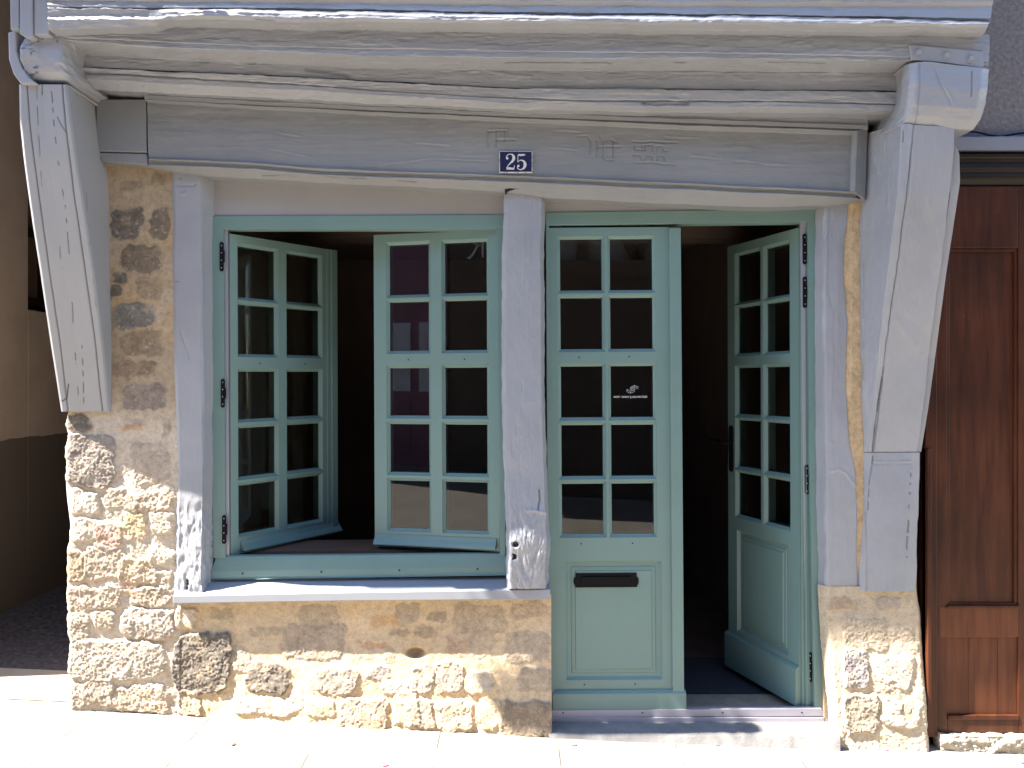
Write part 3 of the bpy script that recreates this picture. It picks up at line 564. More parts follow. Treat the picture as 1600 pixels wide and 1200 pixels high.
# ---- posts
lp = [(269, 262, .004), (271, 500, .004), (277, 700, .004), (276, 780, .006), (272, 934, .006)]
def post_rough(y0, a, seed):
    return lambda X, Y: -a*np.abs(fbm(X*.05, Y*.03, 3, seed+9))*2*np.clip((Y-y0)/25, 0, 1)+a*fbm(X*.09, Y*.035, 4, seed)*np.clip((Y-y0)/40, 0, 1)+.6*a*fbm(X*.22, Y*.1, 3, seed+1)*np.clip((Y-y0)/40, 0, 1)
loft('timber_post', [lp, [(x+4, y, .014) for x, y, p in lp], [(310, 262, .016), (313, 500, .016), (316, 700, .018), (317, 780, .024), (314, 905, .030), (318, 934, .028)], K([(314, 264), (317, 500), (320, 700), (322, 934)], .006), K([(334, 275), (334, 600), (334, 934)], -.056)], 1, M['timber_v'], H, 1.8, 1.3, -.09, (.0009, .0008), (3, 14),
     ampfn=post_rough(775, .0045, 401), seed=70, wob=1.2, strokes=[([(275, 290), (300, 291), (306, 289)], 1, -.003, .25), ([(283, 302), (285, 303)], 1.5, .004, 0), ([(288, 303), (290, 300)], 1.5, .004, 0), ([(281, 278), (283, 279)], 1.2, -.002, .4), ([(275, 440), (281, 441)], .8, -.002, .3), ([(280, 515), (292, 545), (296, 560)], 1.2, -.002, .08)], holes=[(291.5, 908, 2.2), (291.5, 913, 2.5), (291, 919, 2.4)])
ml = [(787, 297, -.0), (784, 400, .005), (784, 600, .01), (787, 740, .02), (790, 850, .04), (792, 920, .03)]
mf = [(792, 297, .018), (790, 400, .02), (790, 600, .03), (793, 740, .045), (797, 850, .082), (799, 920, .070)]
mr = [(846, 297, .02), (844, 400, .022), (846, 600, .03), (850, 740, .045), (852, 850, .078), (852, 920, .068)]
me_ = [(852, 299, -.03), (850, 400, -.03), (851, 600, -.03), (855, 740, -.02), (858, 850, -.0), (857, 920, .0)]
def mid_rough(X, Y):
    k = np.clip((Y-760)/70, 0, 1); base = .0028*fbm(X*.03, Y*.012, 4, 411)+.0012*fbm(X*.12, Y*.06, 3, 412)
    t = (X+.55*(Y-800)*np.sign(X-828)*.5)
    return base+k*(.0075*fbm(t*.11, Y*.028+X*.02, 4, 413)+.004*fbm(t*.3, Y*.07, 3, 414))
loft('timber_post', [ml, mf, [(a[0]*.5+b[0]*.5, a[1], a[2]+.004) for a, b in zip(mf, mr)], mr, me_], 1, M['timber_v'], H, 1.25, 1.1, -.09, (.0012, .0008), (2.5, 12), ampfn=mid_rough, seed=71, wob=1.8, lump=.4,
     strokes=[([(842, 765), (843, 780), (841, 796)], 1.2, -.005, .5), ([(822, 798), (835, 797), (852, 801)], 2.5, .005, 0), ([(838, 766), (842, 762), (846, 766)], 1, .003, 0)], holes=[(805.5, 851, 4.4), (802.5, 870.5, 4.4)])
MB().slab([(789, 296), (800, 293.5), (846, 292.5), (846, 294), (805, 295.5), (796, 298), (789, 301)], .05, .05).build('post_gap_shade', M['gap_shade'], H)  # solid black wedge stands in for the shade above the post
def right_steps(X, Y):
    xx = 1298+3*np.sin(Y*.013)+6*fbm(Y*.02, X*0, 3, 421)+np.where(Y > 690, 5, 0)
    return .003/(1+np.exp(-(xx-X)*1.2))+.0022*fbm(X*.07, Y*.03, 4, 422)*(X > 1300)
loft('timber_post', [K([(1276, 322), (1275, 600), (1276, 760), (1282, 928)], -.045), K([(1286, 320), (1286, 600), (1288, 760), (1290, 928)], -.004), K([(1290, 318), (1290, 600), (1292, 760), (1294, 930)], .008), K([(1310, 318), (1308, 600), (1312, 930)], .012),
     [(1326, 316, .010), (1319, 370, .010), (1318, 420, .01), (1322, 500, .01), (1322, 600, .01), (1325, 690, .01), (1335, 735, .01), (1338, 800, .01), (1339, 930, .01)], [(1328, 316, -.01), (1321, 370, -.01), (1320, 420, -.01), (1324, 500, -.01), (1324, 600, -.01), (1327, 690, -.01), (1338, 735, -.01), (1341, 800, -.01), (1342, 930, -.01)]],
     1, M['timber_v'], H, 1.6, 1.3, -.09, (.0007, .0006), (3, 12), ampfn=right_steps, seed=72, wob=1.8, strokes=[([(1290, 345), (1288, 400), (1289, 430)], .6, -.001, .25, .1), ([(1297, 736), (1310, 733), (1322, 740), (1336, 760)], 1.6, .003, 0)])

# ---- window sill
fr = [(270, 931.5, .046), (560, 925.5, .047), (780, 922.5, .050), (860, 921, .068)]; bt = [(270, 943, .046), (560, 938.5, .047), (780, 937, .050), (860, 936, .068)]
n = len(fr); V = [P(*a) for a in fr]+[P(*a) for a in bt]
bk = [P(x, 906, -.06) for x, _, _ in fr]; V += [(v[0], .06, P(300, 904, -.06)[2]+i*.004) for i, v in enumerate(V[:n])]+[(v[0], .06, V[n+i][2]-.01) for i, v in enumerate(V[:n])]
fs = []
for i in range(n-1):
    fs += [(i, i+1, n+i+1, n+i), (i, 2*n+i, 2*n+i+1, i+1), (n+i, n+i+1, 3*n+i+1, 3*n+i)]
fs += [(0, n, 3*n, 2*n), (n-1, 3*n-1, 4*n-1, 2*n-1)]
MB().add(V, fs).build('window_sill', M['sill'], H, .0025)

# ---- window frame (green)
WF = MB()
WF.slab([(329, 337.5), (787, 335.5), (787, 357), (329, 357.5)], -.05, .07)
WF.slab([(329, 357), (349, 357), (352, 872), (333, 872)], -.05, .05)
WF.slab([(776, 357), (787, 357), (790, 868), (781, 868)], -.055, .06)
WF.slab([(776, 352), (349, 352), (349, 359), (776, 359)], -.062, .05)
wf = WF.build('window_frame', M['green'], H, .0015)
cs = [K([(338, 868), (786, 864)], -.062), K([(337, 870), (788, 866)], -.055), K([(336, 876), (790, 871)], -.05), K([(333, 884), (791, 877)], -.045), K([(330, 893), (792, 885)], -.039), K([(330, 901), (792, 893)], -.038), K([(330, 904), (792, 896)], -.040), K([(333, 906), (790, 899)], -.03)]
loft('window_sill_rail', cs, 0, M['green'], wf, 8, 1.2, -.08, (.0, .0), seed=80)
for hx, hy in ((379, 896), (502, 893.5), (624, 891), (746, 889)):
    c = P(hx, hy, -.0375); MB().cyl(c, (0, -1, 0), .004, .0015, 12).build('screw_plug', M['hole'], wf)
MB().slab([(348.5, 358), (355.5, 358), (358, 869), (351, 869)], -.064, .02).build('rebate_strip', M['alu'], wf)
def hinge(px, y0, y1, p, parent, lean=0.):
    mb = MB(); pts = []
    for k in range(9): t = math.pi*k/8; pts.append((px-3.0*math.cos(t), y0+3-3*math.sin(t)))
    for k in range(9): t = math.pi*k/8; pts.append((px+lean+3.0*math.cos(t), y1-3+3*math.sin(t)))
    mb.slab(pts, p, .006)
    ym = (y0+y1)/2; mb.slab([(px+2.6, y0+14), (px+4.6, y0+14), (px+4.6, y1-14), (px+2.6, y1-14)], p+.003, .006)
    for t in (.12, .37, .62, .88):
        c = P(px+lean*t, y0+(y1-y0)*t, p+.0); mb.cyl(c, (0, -1, 0), .0026, .0012, 8, 1)
    return mb.build('hinge', [M['black'], M['alu']], parent)
for a, b_ in ((378, 424), (592, 637), (805, 850)): hinge(346+(a-378)*.009, a, b_, -.045, wf)
MB().slab([(345, 862), (780, 858), (775, 872), (345, 874)], -.16, .25).build('inner_sill_board', M['roomfloor'], wf)

# ---- glazed leaves
def leaf(name, w_, h_, t_, panes, panel, mirror, parent, label=None, mold=.013, dep=.015):
    sx = -1 if mirror else 1
    rt = MB(); dct = {}
    verts = []; faces = []
    def vid(x, y, z):
        k = (round(x, 5), round(y, 5), round(z, 5))
        if k not in dct: dct[k] = len(verts); verts.append((sx*x, y, z))
        return dct[k]
    def quad(*a): f = tuple(vid(*q) for q in a); faces.append(f[::-1] if mirror else f)
    ops = panes+([panel] if panel else [])
    def grid(y, rects, back):
        xs = sorted({0, w_, *[r[0] for r in rects], *[r[2] for r in rects]}); zs = sorted({0, h_, *[r[1] for r in rects], *[r[3] for r in rects]})
        for x0, x1 in zip(xs[:-1], xs[1:]):
            for z0, z1 in zip(zs[:-1], zs[1:]):
                cx, cz = (x0+x1)/2, (z0+z1)/2
                if any(r[0] < cx < r[2] and r[1] < cz < r[3] for r in rects): continue
                q = [(x0, y, z0), (x1, y, z0), (x1, y, z1), (x0, y, z1)]
                quad(*(q[::-1] if back else q))
    grid(0, ops, False)
    inner = [(a+mold, b+mold, c-mold, d-mold) for a, b, c, d in ops]
    for (a, b, c, d) in ops:
        lv = [(0, 0), (mold*.22, .004), (mold*.75, dep*.8), (mold, dep), (mold, t_)]
        for (i0, y0), (i1, y1) in zip(lv[:-1], lv[1:]):
            o = [(a+i0, b+i0), (c-i0, b+i0), (c-i0, d-i0), (a+i0, d-i0)]; n_ = [(a+i1, b+i1), (c-i1, b+i1), (c-i1, d-i1), (a+i1, d-i1)]
            for k in range(4):
                l = (k+1) % 4; quad((o[k][0], y0, o[k][1]), (o[l][0], y0, o[l][1]), (n_[l][0], y1, n_[l][1]), (n_[k][0], y1, n_[k][1]))
    grid(t_, inner, True)
    for q in ([(0, 0, 0), (0, 0, h_), (0, t_, h_), (0, t_, 0)], [(w_, 0, 0), (w_, t_, 0), (w_, t_, h_), (w_, 0, h_)], [(0, 0, 0), (0, t_, 0), (w_, t_, 0), (w_, 0, 0)], [(0, 0, h_), (w_, 0, h_), (w_, t_, h_), (0, t_, h_)]): quad(*q)
    rt.v = verts; rt.f = faces; rt.m = [0]*len(faces)
    root = rt.build(name, M['green'], parent)
    if label: root['label'] = label
    for (a, b, c, d) in inner[:len(panes)]:
        x0, x1 = sorted((sx*(a-.004), sx*(c+.004)))
        MB().add([(x0, .018, b-.004), (x1, .018, b-.004), (x1, .018, d+.004), (x0, .018, d+.004)], [(0, 1, 2, 3)]).build('pane', M['glass'], root)
    if panel:
        a, b, c, d = inner[-1]; pm = MB(); x0, x1 = sorted((sx*(a-.005), sx*(c+.005)))
        pm.box(x0, x1, .014, .035, b-.005, d+.005)
        g = .030
        for (e0, y0, e1, y1) in ((.012, .0139, .016, .0108), (.016, .0108, .030, .0095), (.030, .0095, .033, .006)):
            o = [(a+e0, b+e0), (c-e0, b+e0), (c-e0, d-e0), (a+e0, d-e0)]; n_ = [(a+e1, b+e1), (c-e1, b+e1), (c-e1, d-e1), (a+e1, d-e1)]
            for k in range(4):
                l = (k+1) % 4; pm.add([(sx*o[k][0], y0, o[k][1]), (sx*o[l][0], y0, o[l][1]), (sx*n_[l][0], y1, n_[l][1]), (sx*n_[k][0], y1, n_[k][1])], [(0, 1, 2, 3)])
        e = .033; pm.add([(sx*(a+e), .006, b+e), (sx*(c-e), .006, b+e), (sx*(c-e), .006, d-e), (sx*(a+e), .006, d-e)], [(0, 1, 2, 3)])
        pm.build('door_panel', M['green'], root)
    return root
def place(o, base, ang, tilt=0.0):
    o.location = base; o.rotation_euler = (0, tilt, ang)

# window sashes: height 1.405, width .58
sh = 1.405; k = sh/503.
rows = [(17, 98), (109, 188), (215, 292), (305, 383), (396, 473)]       # glass rows, px from top of sash
def sash_panes(x_a, x_b, x_c, x_d):
    g = []
    for t, b_ in rows:
        z1 = sh-t*k+.012; z0 = sh-b_*k-.012
        g += [(x_a-.012, z0, x_b+.012, z1), (x_c-.012, z0, x_d+.012, z1)]
    return g
def drip(w_, mirror, parent, z0=.012, x0=.012, x1=None):
    s_ = -1 if mirror else 1; x1 = x1 or w_-.002
    prof = [(0.0, z0+.046), (-.004, z0+.046), (-.010, z0+.030), (-.026, z0+.012), (-.030, z0+.004), (-.028, z0), (0, z0)]
    v = [(s_*x0, y, z) for y, z in prof]; u = [(s_*x1, y, z) for y, z in prof]
    return MB().prism(v, u).build('drip_rail', M['green'], parent, .0015)
rs = leaf('window_sash', .578, sh, .056, sash_panes(.055, .248, .322, .508), None, True, H, 'right hand green window sash standing slightly ajar')
b_ = P(780.5, 862, -.07); place(rs, (b_[0], b_[1], b_[2]), R(-12.5), R(-.25)); drip(.578, True, rs)
ls = leaf('window_sash', .578, sh, .056, sash_panes(.050, .248, .318, .512), None, False, H, 'left hand green window sash swung far into the room')
b_ = P(361, 868, -.075); place(ls, (b_[0], b_[1], b_[2]), R(54.5), R(-.25)); drip(.60, False, ls, x0=.05, x1=.625)
MB().box(.575, .612, -.012, .05, .005, sh).box(.55, .58, -.006, .0, .0, sh).build('meeting_rail', M['green'], ls, .002)
MB().box(-.014, 0, .012, .05, 0, sh).box(-.026, -.014, .022, .05, 0, sh).build('sash_edge_strip', M['green'], ls, .002)
for o_, sg in ((rs, -1), (ls, 1)):
    for x in (.155, .415):
        MB().cyl((sg*x, .0, sh-202*k), (0, -1, 0), .0035, .0008, 10).build('screw_plug', M['hole'], o_)

# ---- door frame and leaves
DF = MB()
DF.slab([(853, 332), (1278, 326), (1278, 346.5), (853, 352)], -.05, .07)
DF.slab([(1263, 346), (1277, 346), (1282, 700), (1292, 1119), (1273, 1119), (1265, 700)], -.05, .06)
DF.slab([(1276, 326), (1290, 326), (1298, 1130), (1284, 1130)], -.058, .05)
DF.slab([(853, 352), (858, 352), (866, 1114), (857, 1114)], -.05, .06)
df = DF.build('door_frame', M['green'], H, .0015)
MB().slab([(1251, 347), (1262.5, 347), (1264.5, 700), (1272, 1113), (1260, 1113), (1254, 700)], -.075, .02).build('rebate_strip', M['alu'], df)
for a, b__, hx in ((365, 413, 1257.5), (432, 481, 1257.8), (726, 773, 1260.8), (1019, 1066, 1265.8)): hinge(hx, a, b__, -.069, df, .4)
th = MB(); th.slab([(862, 1110), (1284, 1107), (1290, 1119), (862, 1121)], -.035, .03)
a0 = P(860, 1108, -.04); a1 = P(1288, 1108, -.04)
th.box(a0[0], a1[0], .03, .115, -.06, -.016)
th.build('metal_threshold', M['alu'], df, .002)
for x_ in (880, 1004, 1129, 1253): MB().cyl(P(x_, 1113.5, -.0345), (0, -1, 0), .0035, .0008, 10).build('screw_plug', M['hole'], df)
dh = 2.095; dw = .588; kd = 1/358.5
def dz(py): return (1112-py)*kd*.9985
panes = []
for t, b__ in ((374, 454), (466, 546), (573, 653), (665, 745), (757, 836)):
    for xa, xb in ((876, 941), (954, 1020)):
        panes.append(((xa-857)*kd-.013, dz(b__)-.013, (xb-857)*kd+.013, dz(t)+.013))
panel = ((880-857)*kd, dz(1063), (1031-857)*kd, dz(877))
dl = leaf('door_leaf', dw-.06, dh+.01, .058, panes, panel, False, H, 'closed left hand door leaf with black letter slot')
b_ = P(861.5, 1112, -.062); place(dl, (b_[0], b_[1], b_[2]), 0, R(-.42))
as_ = MB().box(dw-.062, dw-.012, -.014, .05, .065, dh+.005).build('meeting_stile', M['green'], dl, .003)
kb = MB(); s_ = [(0, .096), (-.008, .094), (-.022, .084), (-.022, .006), (0, .0)]
kb.prism([(.004, y, z) for y, z in s_], [(dw-.005, y, z) for y, z in s_]).build('kick_board', M['green'], dl, .0015)
for x, y in ((909, 559), (987, 558), (911, 850), (991, 850), (915, 1070), (994, 1070)):
    MB().cyl(((x-861-(y-350)*.003)*kd, 0, dz(y)), (0, -1, 0), .0035, .0008, 10).build('screw_plug', M['hole'], dl)
# letter slot
lx0, lx1, lz0, lz1 = (898-862)*kd, (1000-862)*kd, dz(918.5), dz(896.5)
def slotpts():
    pts = []; zc = (lz0+lz1)/2; hh = (lz1-lz0)/2
    rt_ = [(lx1-.007, lz0), (lx1-.007, lz0+.008), (lx1-.002, lz0+.014), (lx1, zc-.002), (lx1-.003, zc+.010), (lx1-.009, zc+.015), (lx1-.009, lz1)]
    pts += rt_+[(lx0+lx1-x, z) for x, z in rt_[::-1]]
    return pts
sl = MB(); pts = slotpts(); sl.prism([(x, .0005, z) for x, z in pts], [(x, .007, z) for x, z in pts])
so_ = sl.build('letter_slot', M['black'], dl, .001)
MB().box(lx0+.036, lx1-.036, -.004, .001, lz0+.014, lz1-.018).box(lx0+.034, lx1-.034, -.0065, .001, lz1-.020, lz1-.014).cyl((lx0+.014, .0005, (lz0+lz1)/2), (0, -1, 0), .004, .002, 10).cyl((lx1-.014, .0005, (lz0+lz1)/2), (0, -1, 0), .004, .002, 10).build('letter_flap', M['black'], so_, .001)
# white vinyl logo and lettering on the glass
def gl(px, py): return ((px-861.5-(1112-py)*0-(py-1112)*-.0)*kd, dz(py))
lg = MB(); fr_ = lambda u, v, w_: (u, .0165-w_, v)
def lgp(px, py): return ((px-858.8)*kd, dz(py))
Q = lambda x, y: lgp(940+x/16., 580+y/16.)
for pl in ([(660, 470), (660, 535), (750, 572), (848, 525), (850, 455), (800, 430)], [(660, 470), (735, 520), (800, 498), (850, 460)], [(735, 520), (752, 572)], [(745, 430), (748, 465), (795, 498)], [(745, 430), (842, 372), (940, 415), (940, 465), (848, 420), (745, 470)], [(842, 372), (848, 420)], [(800, 430), (770, 415)]):
    lg.ribbon([Q(*a) for a in pl], .0010, fr_, .0003)
lg.build('white_logo', M['white'], dl)
def text_mesh(name, body, size, parent, mat, w_fit=None, loc=(0, 0, 0), rot=(R(90), 0, 0), ext=.0002):
    cu = bpy.data.curves.new(name, 'FONT'); cu.body = body; cu.size = size; cu.extrude = ext; cu.align_x = 'CENTER'; cu.align_y = 'CENTER'
    t = bpy.data.objects.new(name, cu); scene.collection.objects.link(t); dg = bpy.context.evaluated_depsgraph_get()
    me = bpy.data.meshes.new_from_object(t.evaluated_get(dg)); bpy.data.objects.remove(t)
    wdt = max(v.co.x for v in me.vertices)-min(v.co.x for v in me.vertices)
    if w_fit:
        for v in me.vertices: v.co.x *= w_fit/wdt
    me.materials.clear(); me.materials.append(mat)
    o_ = link(name, me, parent); o_.location = loc; o_.rotation_euler = rot; return o_
for word, xa, xb in (('VINCENT', 960, 970.8), ('BONNOT', 973.2, 984.6), ('|', 986.8, 987.6), ('ARCHITECTURES', 989.4, 1012.8)):
    tx, tz = lgp((xa+xb)/2, 621.5)
    text_mesh('white_lettering', word, .0118, dl, M['white'], (xb-xa)*kd, (tx, .0162, tz))
# open right hand leaf
w2 = .545
pn2 = []
for (t, b__) in ((372, 453), (464, 545), (571, 652), (663, 744), (756, 826)):
    pass
rw = [(.055, .283), (.312, .535), (.606, .832), (.862, 1.088), (1.120, 1.325)]
for t, b__ in rw:
    for xa, xb in ((.070, .240), (.285, .470)): pn2.append((xa-.013, dh-b__-.013, xb+.013, dh-t+.013))
dr = leaf('door_leaf', w2, dh, .058, pn2, (.075, .20, w2-.075, dh-1.40), True, H, 'open right hand door leaf swung into the room')
b_ = P(1249, 1105, -.075); place(dr, (b_[0], b_[1], b_[2]), R(-71.5), R(-.3))
MB().prism([(0, 0, .18), (0, -.006, .178), (0, -.018, .168), (0, -.018, .006), (0, 0, 0)], [(-w2-.01, 0, .18), (-w2-.01, -.006, .178), (-w2-.01, -.018, .168), (-w2-.01, -.018, .006), (-w2-.01, 0, 0)]).build('kick_board', M['green'], dr, .0015)
MB().box(.0, .010, .010, .05, 0, dh).box(.010, .020, .022, .05, 0, dh).build('leaf_edge_strip', M['green'], dr, .002)
hz = 1.09; hd = MB()
for z0, z1 in ((hz-.115, hz+.115),):
    pts = [(-w2+.033+.017*math.cos(t), z1-.017+.017*math.sin(t)) for t in [math.pi*i/8 for i in range(9)]]+[(-w2+.033-.017*math.cos(t), z0+.017-.017*math.sin(t)) for t in [math.pi*i/8 for i in range(9)]]
    hd.prism([(x, -.007, z) for x, z in pts], [(x, 0, z) for x, z in pts])
hd.cyl((-w2+.033, -.007, hz+.03), (0, -1, 0), .009, .045, 14)
ho = hd.build('door_handle', M['black'], dr, .001)
lv = MB(); lp_ = smooth_pts([(-w2+.033, hz+.03), (-w2+.0, hz+.031), (-w2-.045, hz+.036), (-w2-.085, hz+.030)], 5)
for (x0, z0), (x1, z1) in zip(lp_[:-1], lp_[1:]): lv.cyl((x0, -.050, z0), (x1-x0, 0, z1-z0), .0085, math.hypot(x1-x0, z1-z0)+.002, 12)
lv.build('lever', M['black'], ho)

# ---- door step
xs = np.linspace(857, 1312, 200); X0 = (xs-800)/F*3.45; p_front = .085+.010*fbm(xs*.02, xs*0, 3, 501)+.0012*fbm(xs*.12, xs*0, 3, 502)
V = []; fs = []
for i, x in enumerate(X0):
    zt = -.036+.0015*fbm(np.array([x*9.]), np.array([0.]), 2, 3)[0]
    V += [(x, .10, zt+.004), (x, .0, zt), (x, -p_front[i]+.012, zt-.004), (x, -p_front[i], zt-.014), (x, -p_front[i]-.004, -.3)]
for i in range(len(X0)-1):
    for j in range(4): a = i*5+j; fs.append((a, a+1, a+6, a+5))
MB().add(V, fs).build('door_step', M['concrete'], H, smooth=True)

# ---- room behind the openings
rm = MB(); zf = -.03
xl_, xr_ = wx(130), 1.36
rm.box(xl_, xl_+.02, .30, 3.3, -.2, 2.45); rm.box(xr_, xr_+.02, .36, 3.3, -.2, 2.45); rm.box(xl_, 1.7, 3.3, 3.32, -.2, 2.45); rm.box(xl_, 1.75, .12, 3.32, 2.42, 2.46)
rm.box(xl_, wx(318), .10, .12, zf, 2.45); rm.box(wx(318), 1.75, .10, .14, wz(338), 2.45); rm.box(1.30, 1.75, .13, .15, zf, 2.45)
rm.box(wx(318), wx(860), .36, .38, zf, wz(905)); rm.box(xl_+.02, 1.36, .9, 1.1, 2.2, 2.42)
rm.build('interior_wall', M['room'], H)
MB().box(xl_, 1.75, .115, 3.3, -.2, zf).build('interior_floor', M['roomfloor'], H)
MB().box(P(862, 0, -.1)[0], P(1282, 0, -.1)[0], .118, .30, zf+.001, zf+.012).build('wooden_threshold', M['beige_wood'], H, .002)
m_ = MB().box(.16, 1.30, .31, .80, zf+.002, zf+.014).build('entrance_mat', M['mat'], None, .003)
tag(m_, label='charcoal entrance mat lying just inside the open door', cat='mat')

# ---- upper storey, roof eave
up = MB(); up.box(wx(108)-.1, 1.82, -.30, 6, 2.98, 5.4); up.box(wx(108)+.02, 1.74, -.02, 6, 2.56, 2.99)
up.build('upper_storey', M['side_render'], H)
MB().prism([(-3.8, -.786, 5.2), (2.2, -.820, 5.2), (2.2, 6.3, 5.2), (-3.8, 6.3, 5.2)], [(-3.8, -.786, 5.28), (2.2, -.820, 5.28), (2.2, 6.3, 5.28), (-3.8, 6.3, 5.28)]).build('roof_eave', M['brown_dark'], H)

# ================================================================== number plate
pl0 = P(780, 271, .068); pl1 = P(832, 236.5, .068); pw, ph = pl1[0]-pl0[0], pl1[2]-pl0[2]
npl = empty('number_plate', (pl0[0], -.074, pl0[2]), label='small navy enamel house number plate 25 with chipped cream rim on the lintel', cat='sign')
MB().box(0, pw, 0, .006, 0, ph).build('enamel_rim', M['enamel'], npl, .0015)
MB().box(.0034, pw-.0034, -.0008, .001, .0055, ph-.0034).build('enamel_face', M['navy'], npl, .0004)
rm_ = MB()
for i in range(26):
    if rnd.random() < .5: x = rnd.uniform(.0, pw); z = rnd.choice([.0015, .003, ph-.0015]) if rnd.random() < .8 else .002
    else: x = rnd.choice([.001, pw-.001]); z = rnd.uniform(0, ph)
    r = rnd.uniform(.0008, .0022); MB().cyl((x, -.0002, z), (0, -1, 0), r, .0012, 7).build('rust_spot', M['rust'], npl)
gh = .066; nb = MB()
def G(pts, ox):
    pts = smooth_pts(pts, 7); fr2 = lambda u, v, w_: (ox+u*gh, -.0010-w_, .5*(ph+.0015)-.5*gh+v*gh)
    nb.ribbon([(a[0], a[1]) for a in pts], [a[2] for a in pts], fr2, .0008)
x2 = pw*.5-.66*gh
G([(.10, .66, .05), (.06, .78, .05), (.14, .93, .05), (.30, .985, .05), (.46, .93, .12), (.53, .75, .18), (.46, .56, .15), (.30, .40, .09), (.14, .22, .05), (.07, .06, .05)], x2)
G([(.05, .075, .15), (.20, .085, .15), (.40, .065, .13), (.55, .065, .13)], x2); G([(.57, .28, .04), (.56, .15, .05), (.53, .04, .06)], x2)
nb.cyl((x2+.115*gh, -.0010, .5*(ph+.0015)-.5*gh+.72*gh), (0, -1, 0), .075*gh, .0009, 14)
x5 = x2+.70*gh
G([(.12, .94, .11), (.30, .925, .12), (.50, .945, .10), (.54, .97, .05)], x5); G([(.105, .96, .045), (.09, .70, .045), (.085, .47, .045)], x5)
G([(.085, .49, .04), (.20, .585, .05), (.36, .59, .08), (.50, .48, .14), (.545, .31, .18), (.48, .12, .14), (.34, .02, .07), (.20, .01, .05), (.08, .08, .05), (.06, .20, .06)], x5)
nb.cyl((x5+.125*gh, -.0010, .5*(ph+.0015)-.5*gh+.235*gh), (0, -1, 0), .075*gh, .0009, 14)
nb.build('numerals', M['enamel'], npl)

# ================================================================== right neighbour
RH = empty('brown_door_house', (2.2, 0, 0), label='right hand house of rough grey render over a red brown panelled door', cat='house'); RH.location = (0, 0, 0)
XR = wx(1446)
MB().box(XR, 6.5, .0, 6, wz(213), 7.5).box(2.95, 6.5, .002, 6, -.4, wz(213)).box(XR, 2.95, .30, .5, -.4, wz(213)).build('rendered_wall', M['right_render'], RH)
loft('lead_ledge', [K([(1446, 213), (1880, 210)], .0), K([(1446, 215), (1880, 212)], .045), K([(1446, 234), (1880, 234)], .040)], 0, M['blue_ledge'], RH, 6, 2, -.02, (.001, .001), seed=90)
cb = MB(); cp = smooth_pts([(1488, 209, 0), (1520, 206, 0), (1560, 213, 0), (1600, 208, 0), (1700, 205, 0)], 8)
for a, b__ in zip(cp[:-1], cp[1:]):
    A_, B_ = Vector(P(a[0], a[1], .02)), Vector(P(b__[0], b__[1], .02)); cb.cyl(A_, B_-A_, .004, (B_-A_).length+.002, 8)
cb.build('cable', M['black'], RH)
loft('door_cornice', [K([(1446, 238), (1880, 238)], .0), K([(1446, 241), (1880, 241)], .03), K([(1446, 246), (1880, 246)], .028), K([(1446, 252), (1880, 252)], .008), K([(1446, 258), (1880, 258)], .012), K([(1446, 262), (1880, 262)], .018), K([(1446, 268), (1880, 268)], .0), K([(1446, 276), (1880, 276)], .004), K([(1446, 281), (1880, 281)], .0), K([(1446, 290), (1880, 290)], -.02)], 0, M['brown_dark'], RH, 8, 1.5, -.05, (.0003, .0003), seed=91)
dx0, dx1 = wx(1462), wx(1880)
DJ = MB(); DJ.box(XR-.005, dx0-.0, -.012, .2, wz(1150), wz(286)).box(XR-.005, XR+.012, -.030, .02, wz(1140), wz(700))
DJ.build('door_jamb', M['brown'], RH, .003)
bd = empty('panelled_door'); bd.parent = RH
dY = .012; ddr = MB()
def rail(x0, x1, y0, y1, dd=0): ddr.box(wx(x0), wx(x1), dY+dd, dY+.05, wz(y1), wz(y0))
rail(1462, 1483, 290, 1147); rail(1594, 1614, 290, 1147); rail(1483, 1594, 290, 387); rail(1483, 1594, 1124, 1147)
rail(1614.5, 1630, 290, 1147, .003); rail(1742, 1880, 290, 1147); rail(1630, 1742, 290, 387); rail(1630, 1742, 949, 997); rail(1630, 1742, 1124, 1147)
ddr.build('door_stiles_and_rails', M['brown'], bd, .003)
MB().box(wx(1470), wx(1594), dY-.0015, dY+.05, wz(997), wz(949)).build('lock_rail', M['brown_sunlit'], bd, .003)
def bpanel(x0, x1, y0, y1, name='door_panel'):
    m2 = MB(); m2.box(wx(x0), wx(x1), dY+.016, dY+.03, wz(y1), wz(y0))
    for (a, b__, c_, d_) in ((x0, x1, y0, y0+5), (x0, x1, y1-5, y1), (x0, x0+5, y0+5, y1-5), (x1-5, x1, y0+5, y1-5)):
        m2.box(wx(a), wx(b__), dY+.006, dY+.018, wz(d_), wz(c_))
    return m2.build(name, M['brown'], bd, .0025)
bpanel(1483, 1594, 387, 949); bpanel(1630, 1742, 387, 949); bpanel(1630, 1742, 997, 1124)
pb = MB()
for a, b__ in ((1483, 1517), (1517.5, 1563), (1563.5, 1594)): MB().box(wx(a), wx(b__), dY+.0095, dY+.03, wz(1124), wz(997)).build('panel_plank', M['brown_sunlit'], bd, .0008)
MB().box(wx(1483), wx(1594), dY-.005, dY+.012, wz(1126), wz(1119)).build('weather_bead', M['brown'], bd, .003); MB().box(wx(1480), wx(1596), dY-.008, dY+.004, wz(951.5), wz(947)).build('weather_bead', M['brown'], bd, .003)
xs_ = [K([(1470, 1147), (1880, 1150)], .0), K([(1470, 1149), (1880, 1152)], .03), K([(1470, 1158), (1880, 1165)], .038), K([(1470, 1176), (1880, 1190)], .03)]
loft('stone_threshold', xs_, 0, M['stone'], RH, 1.5, 1.2, -.03, (.003, .004), (30, 30), seed=95, ampfn=lambda X, Y: .009*fbm(X*.10, Y*.15, 4, 96), tint=lambda X, Y: np.array([.50, .44, .35])*(1+.2*fbm(X*.1, Y*.1, 3, 4))[..., None])

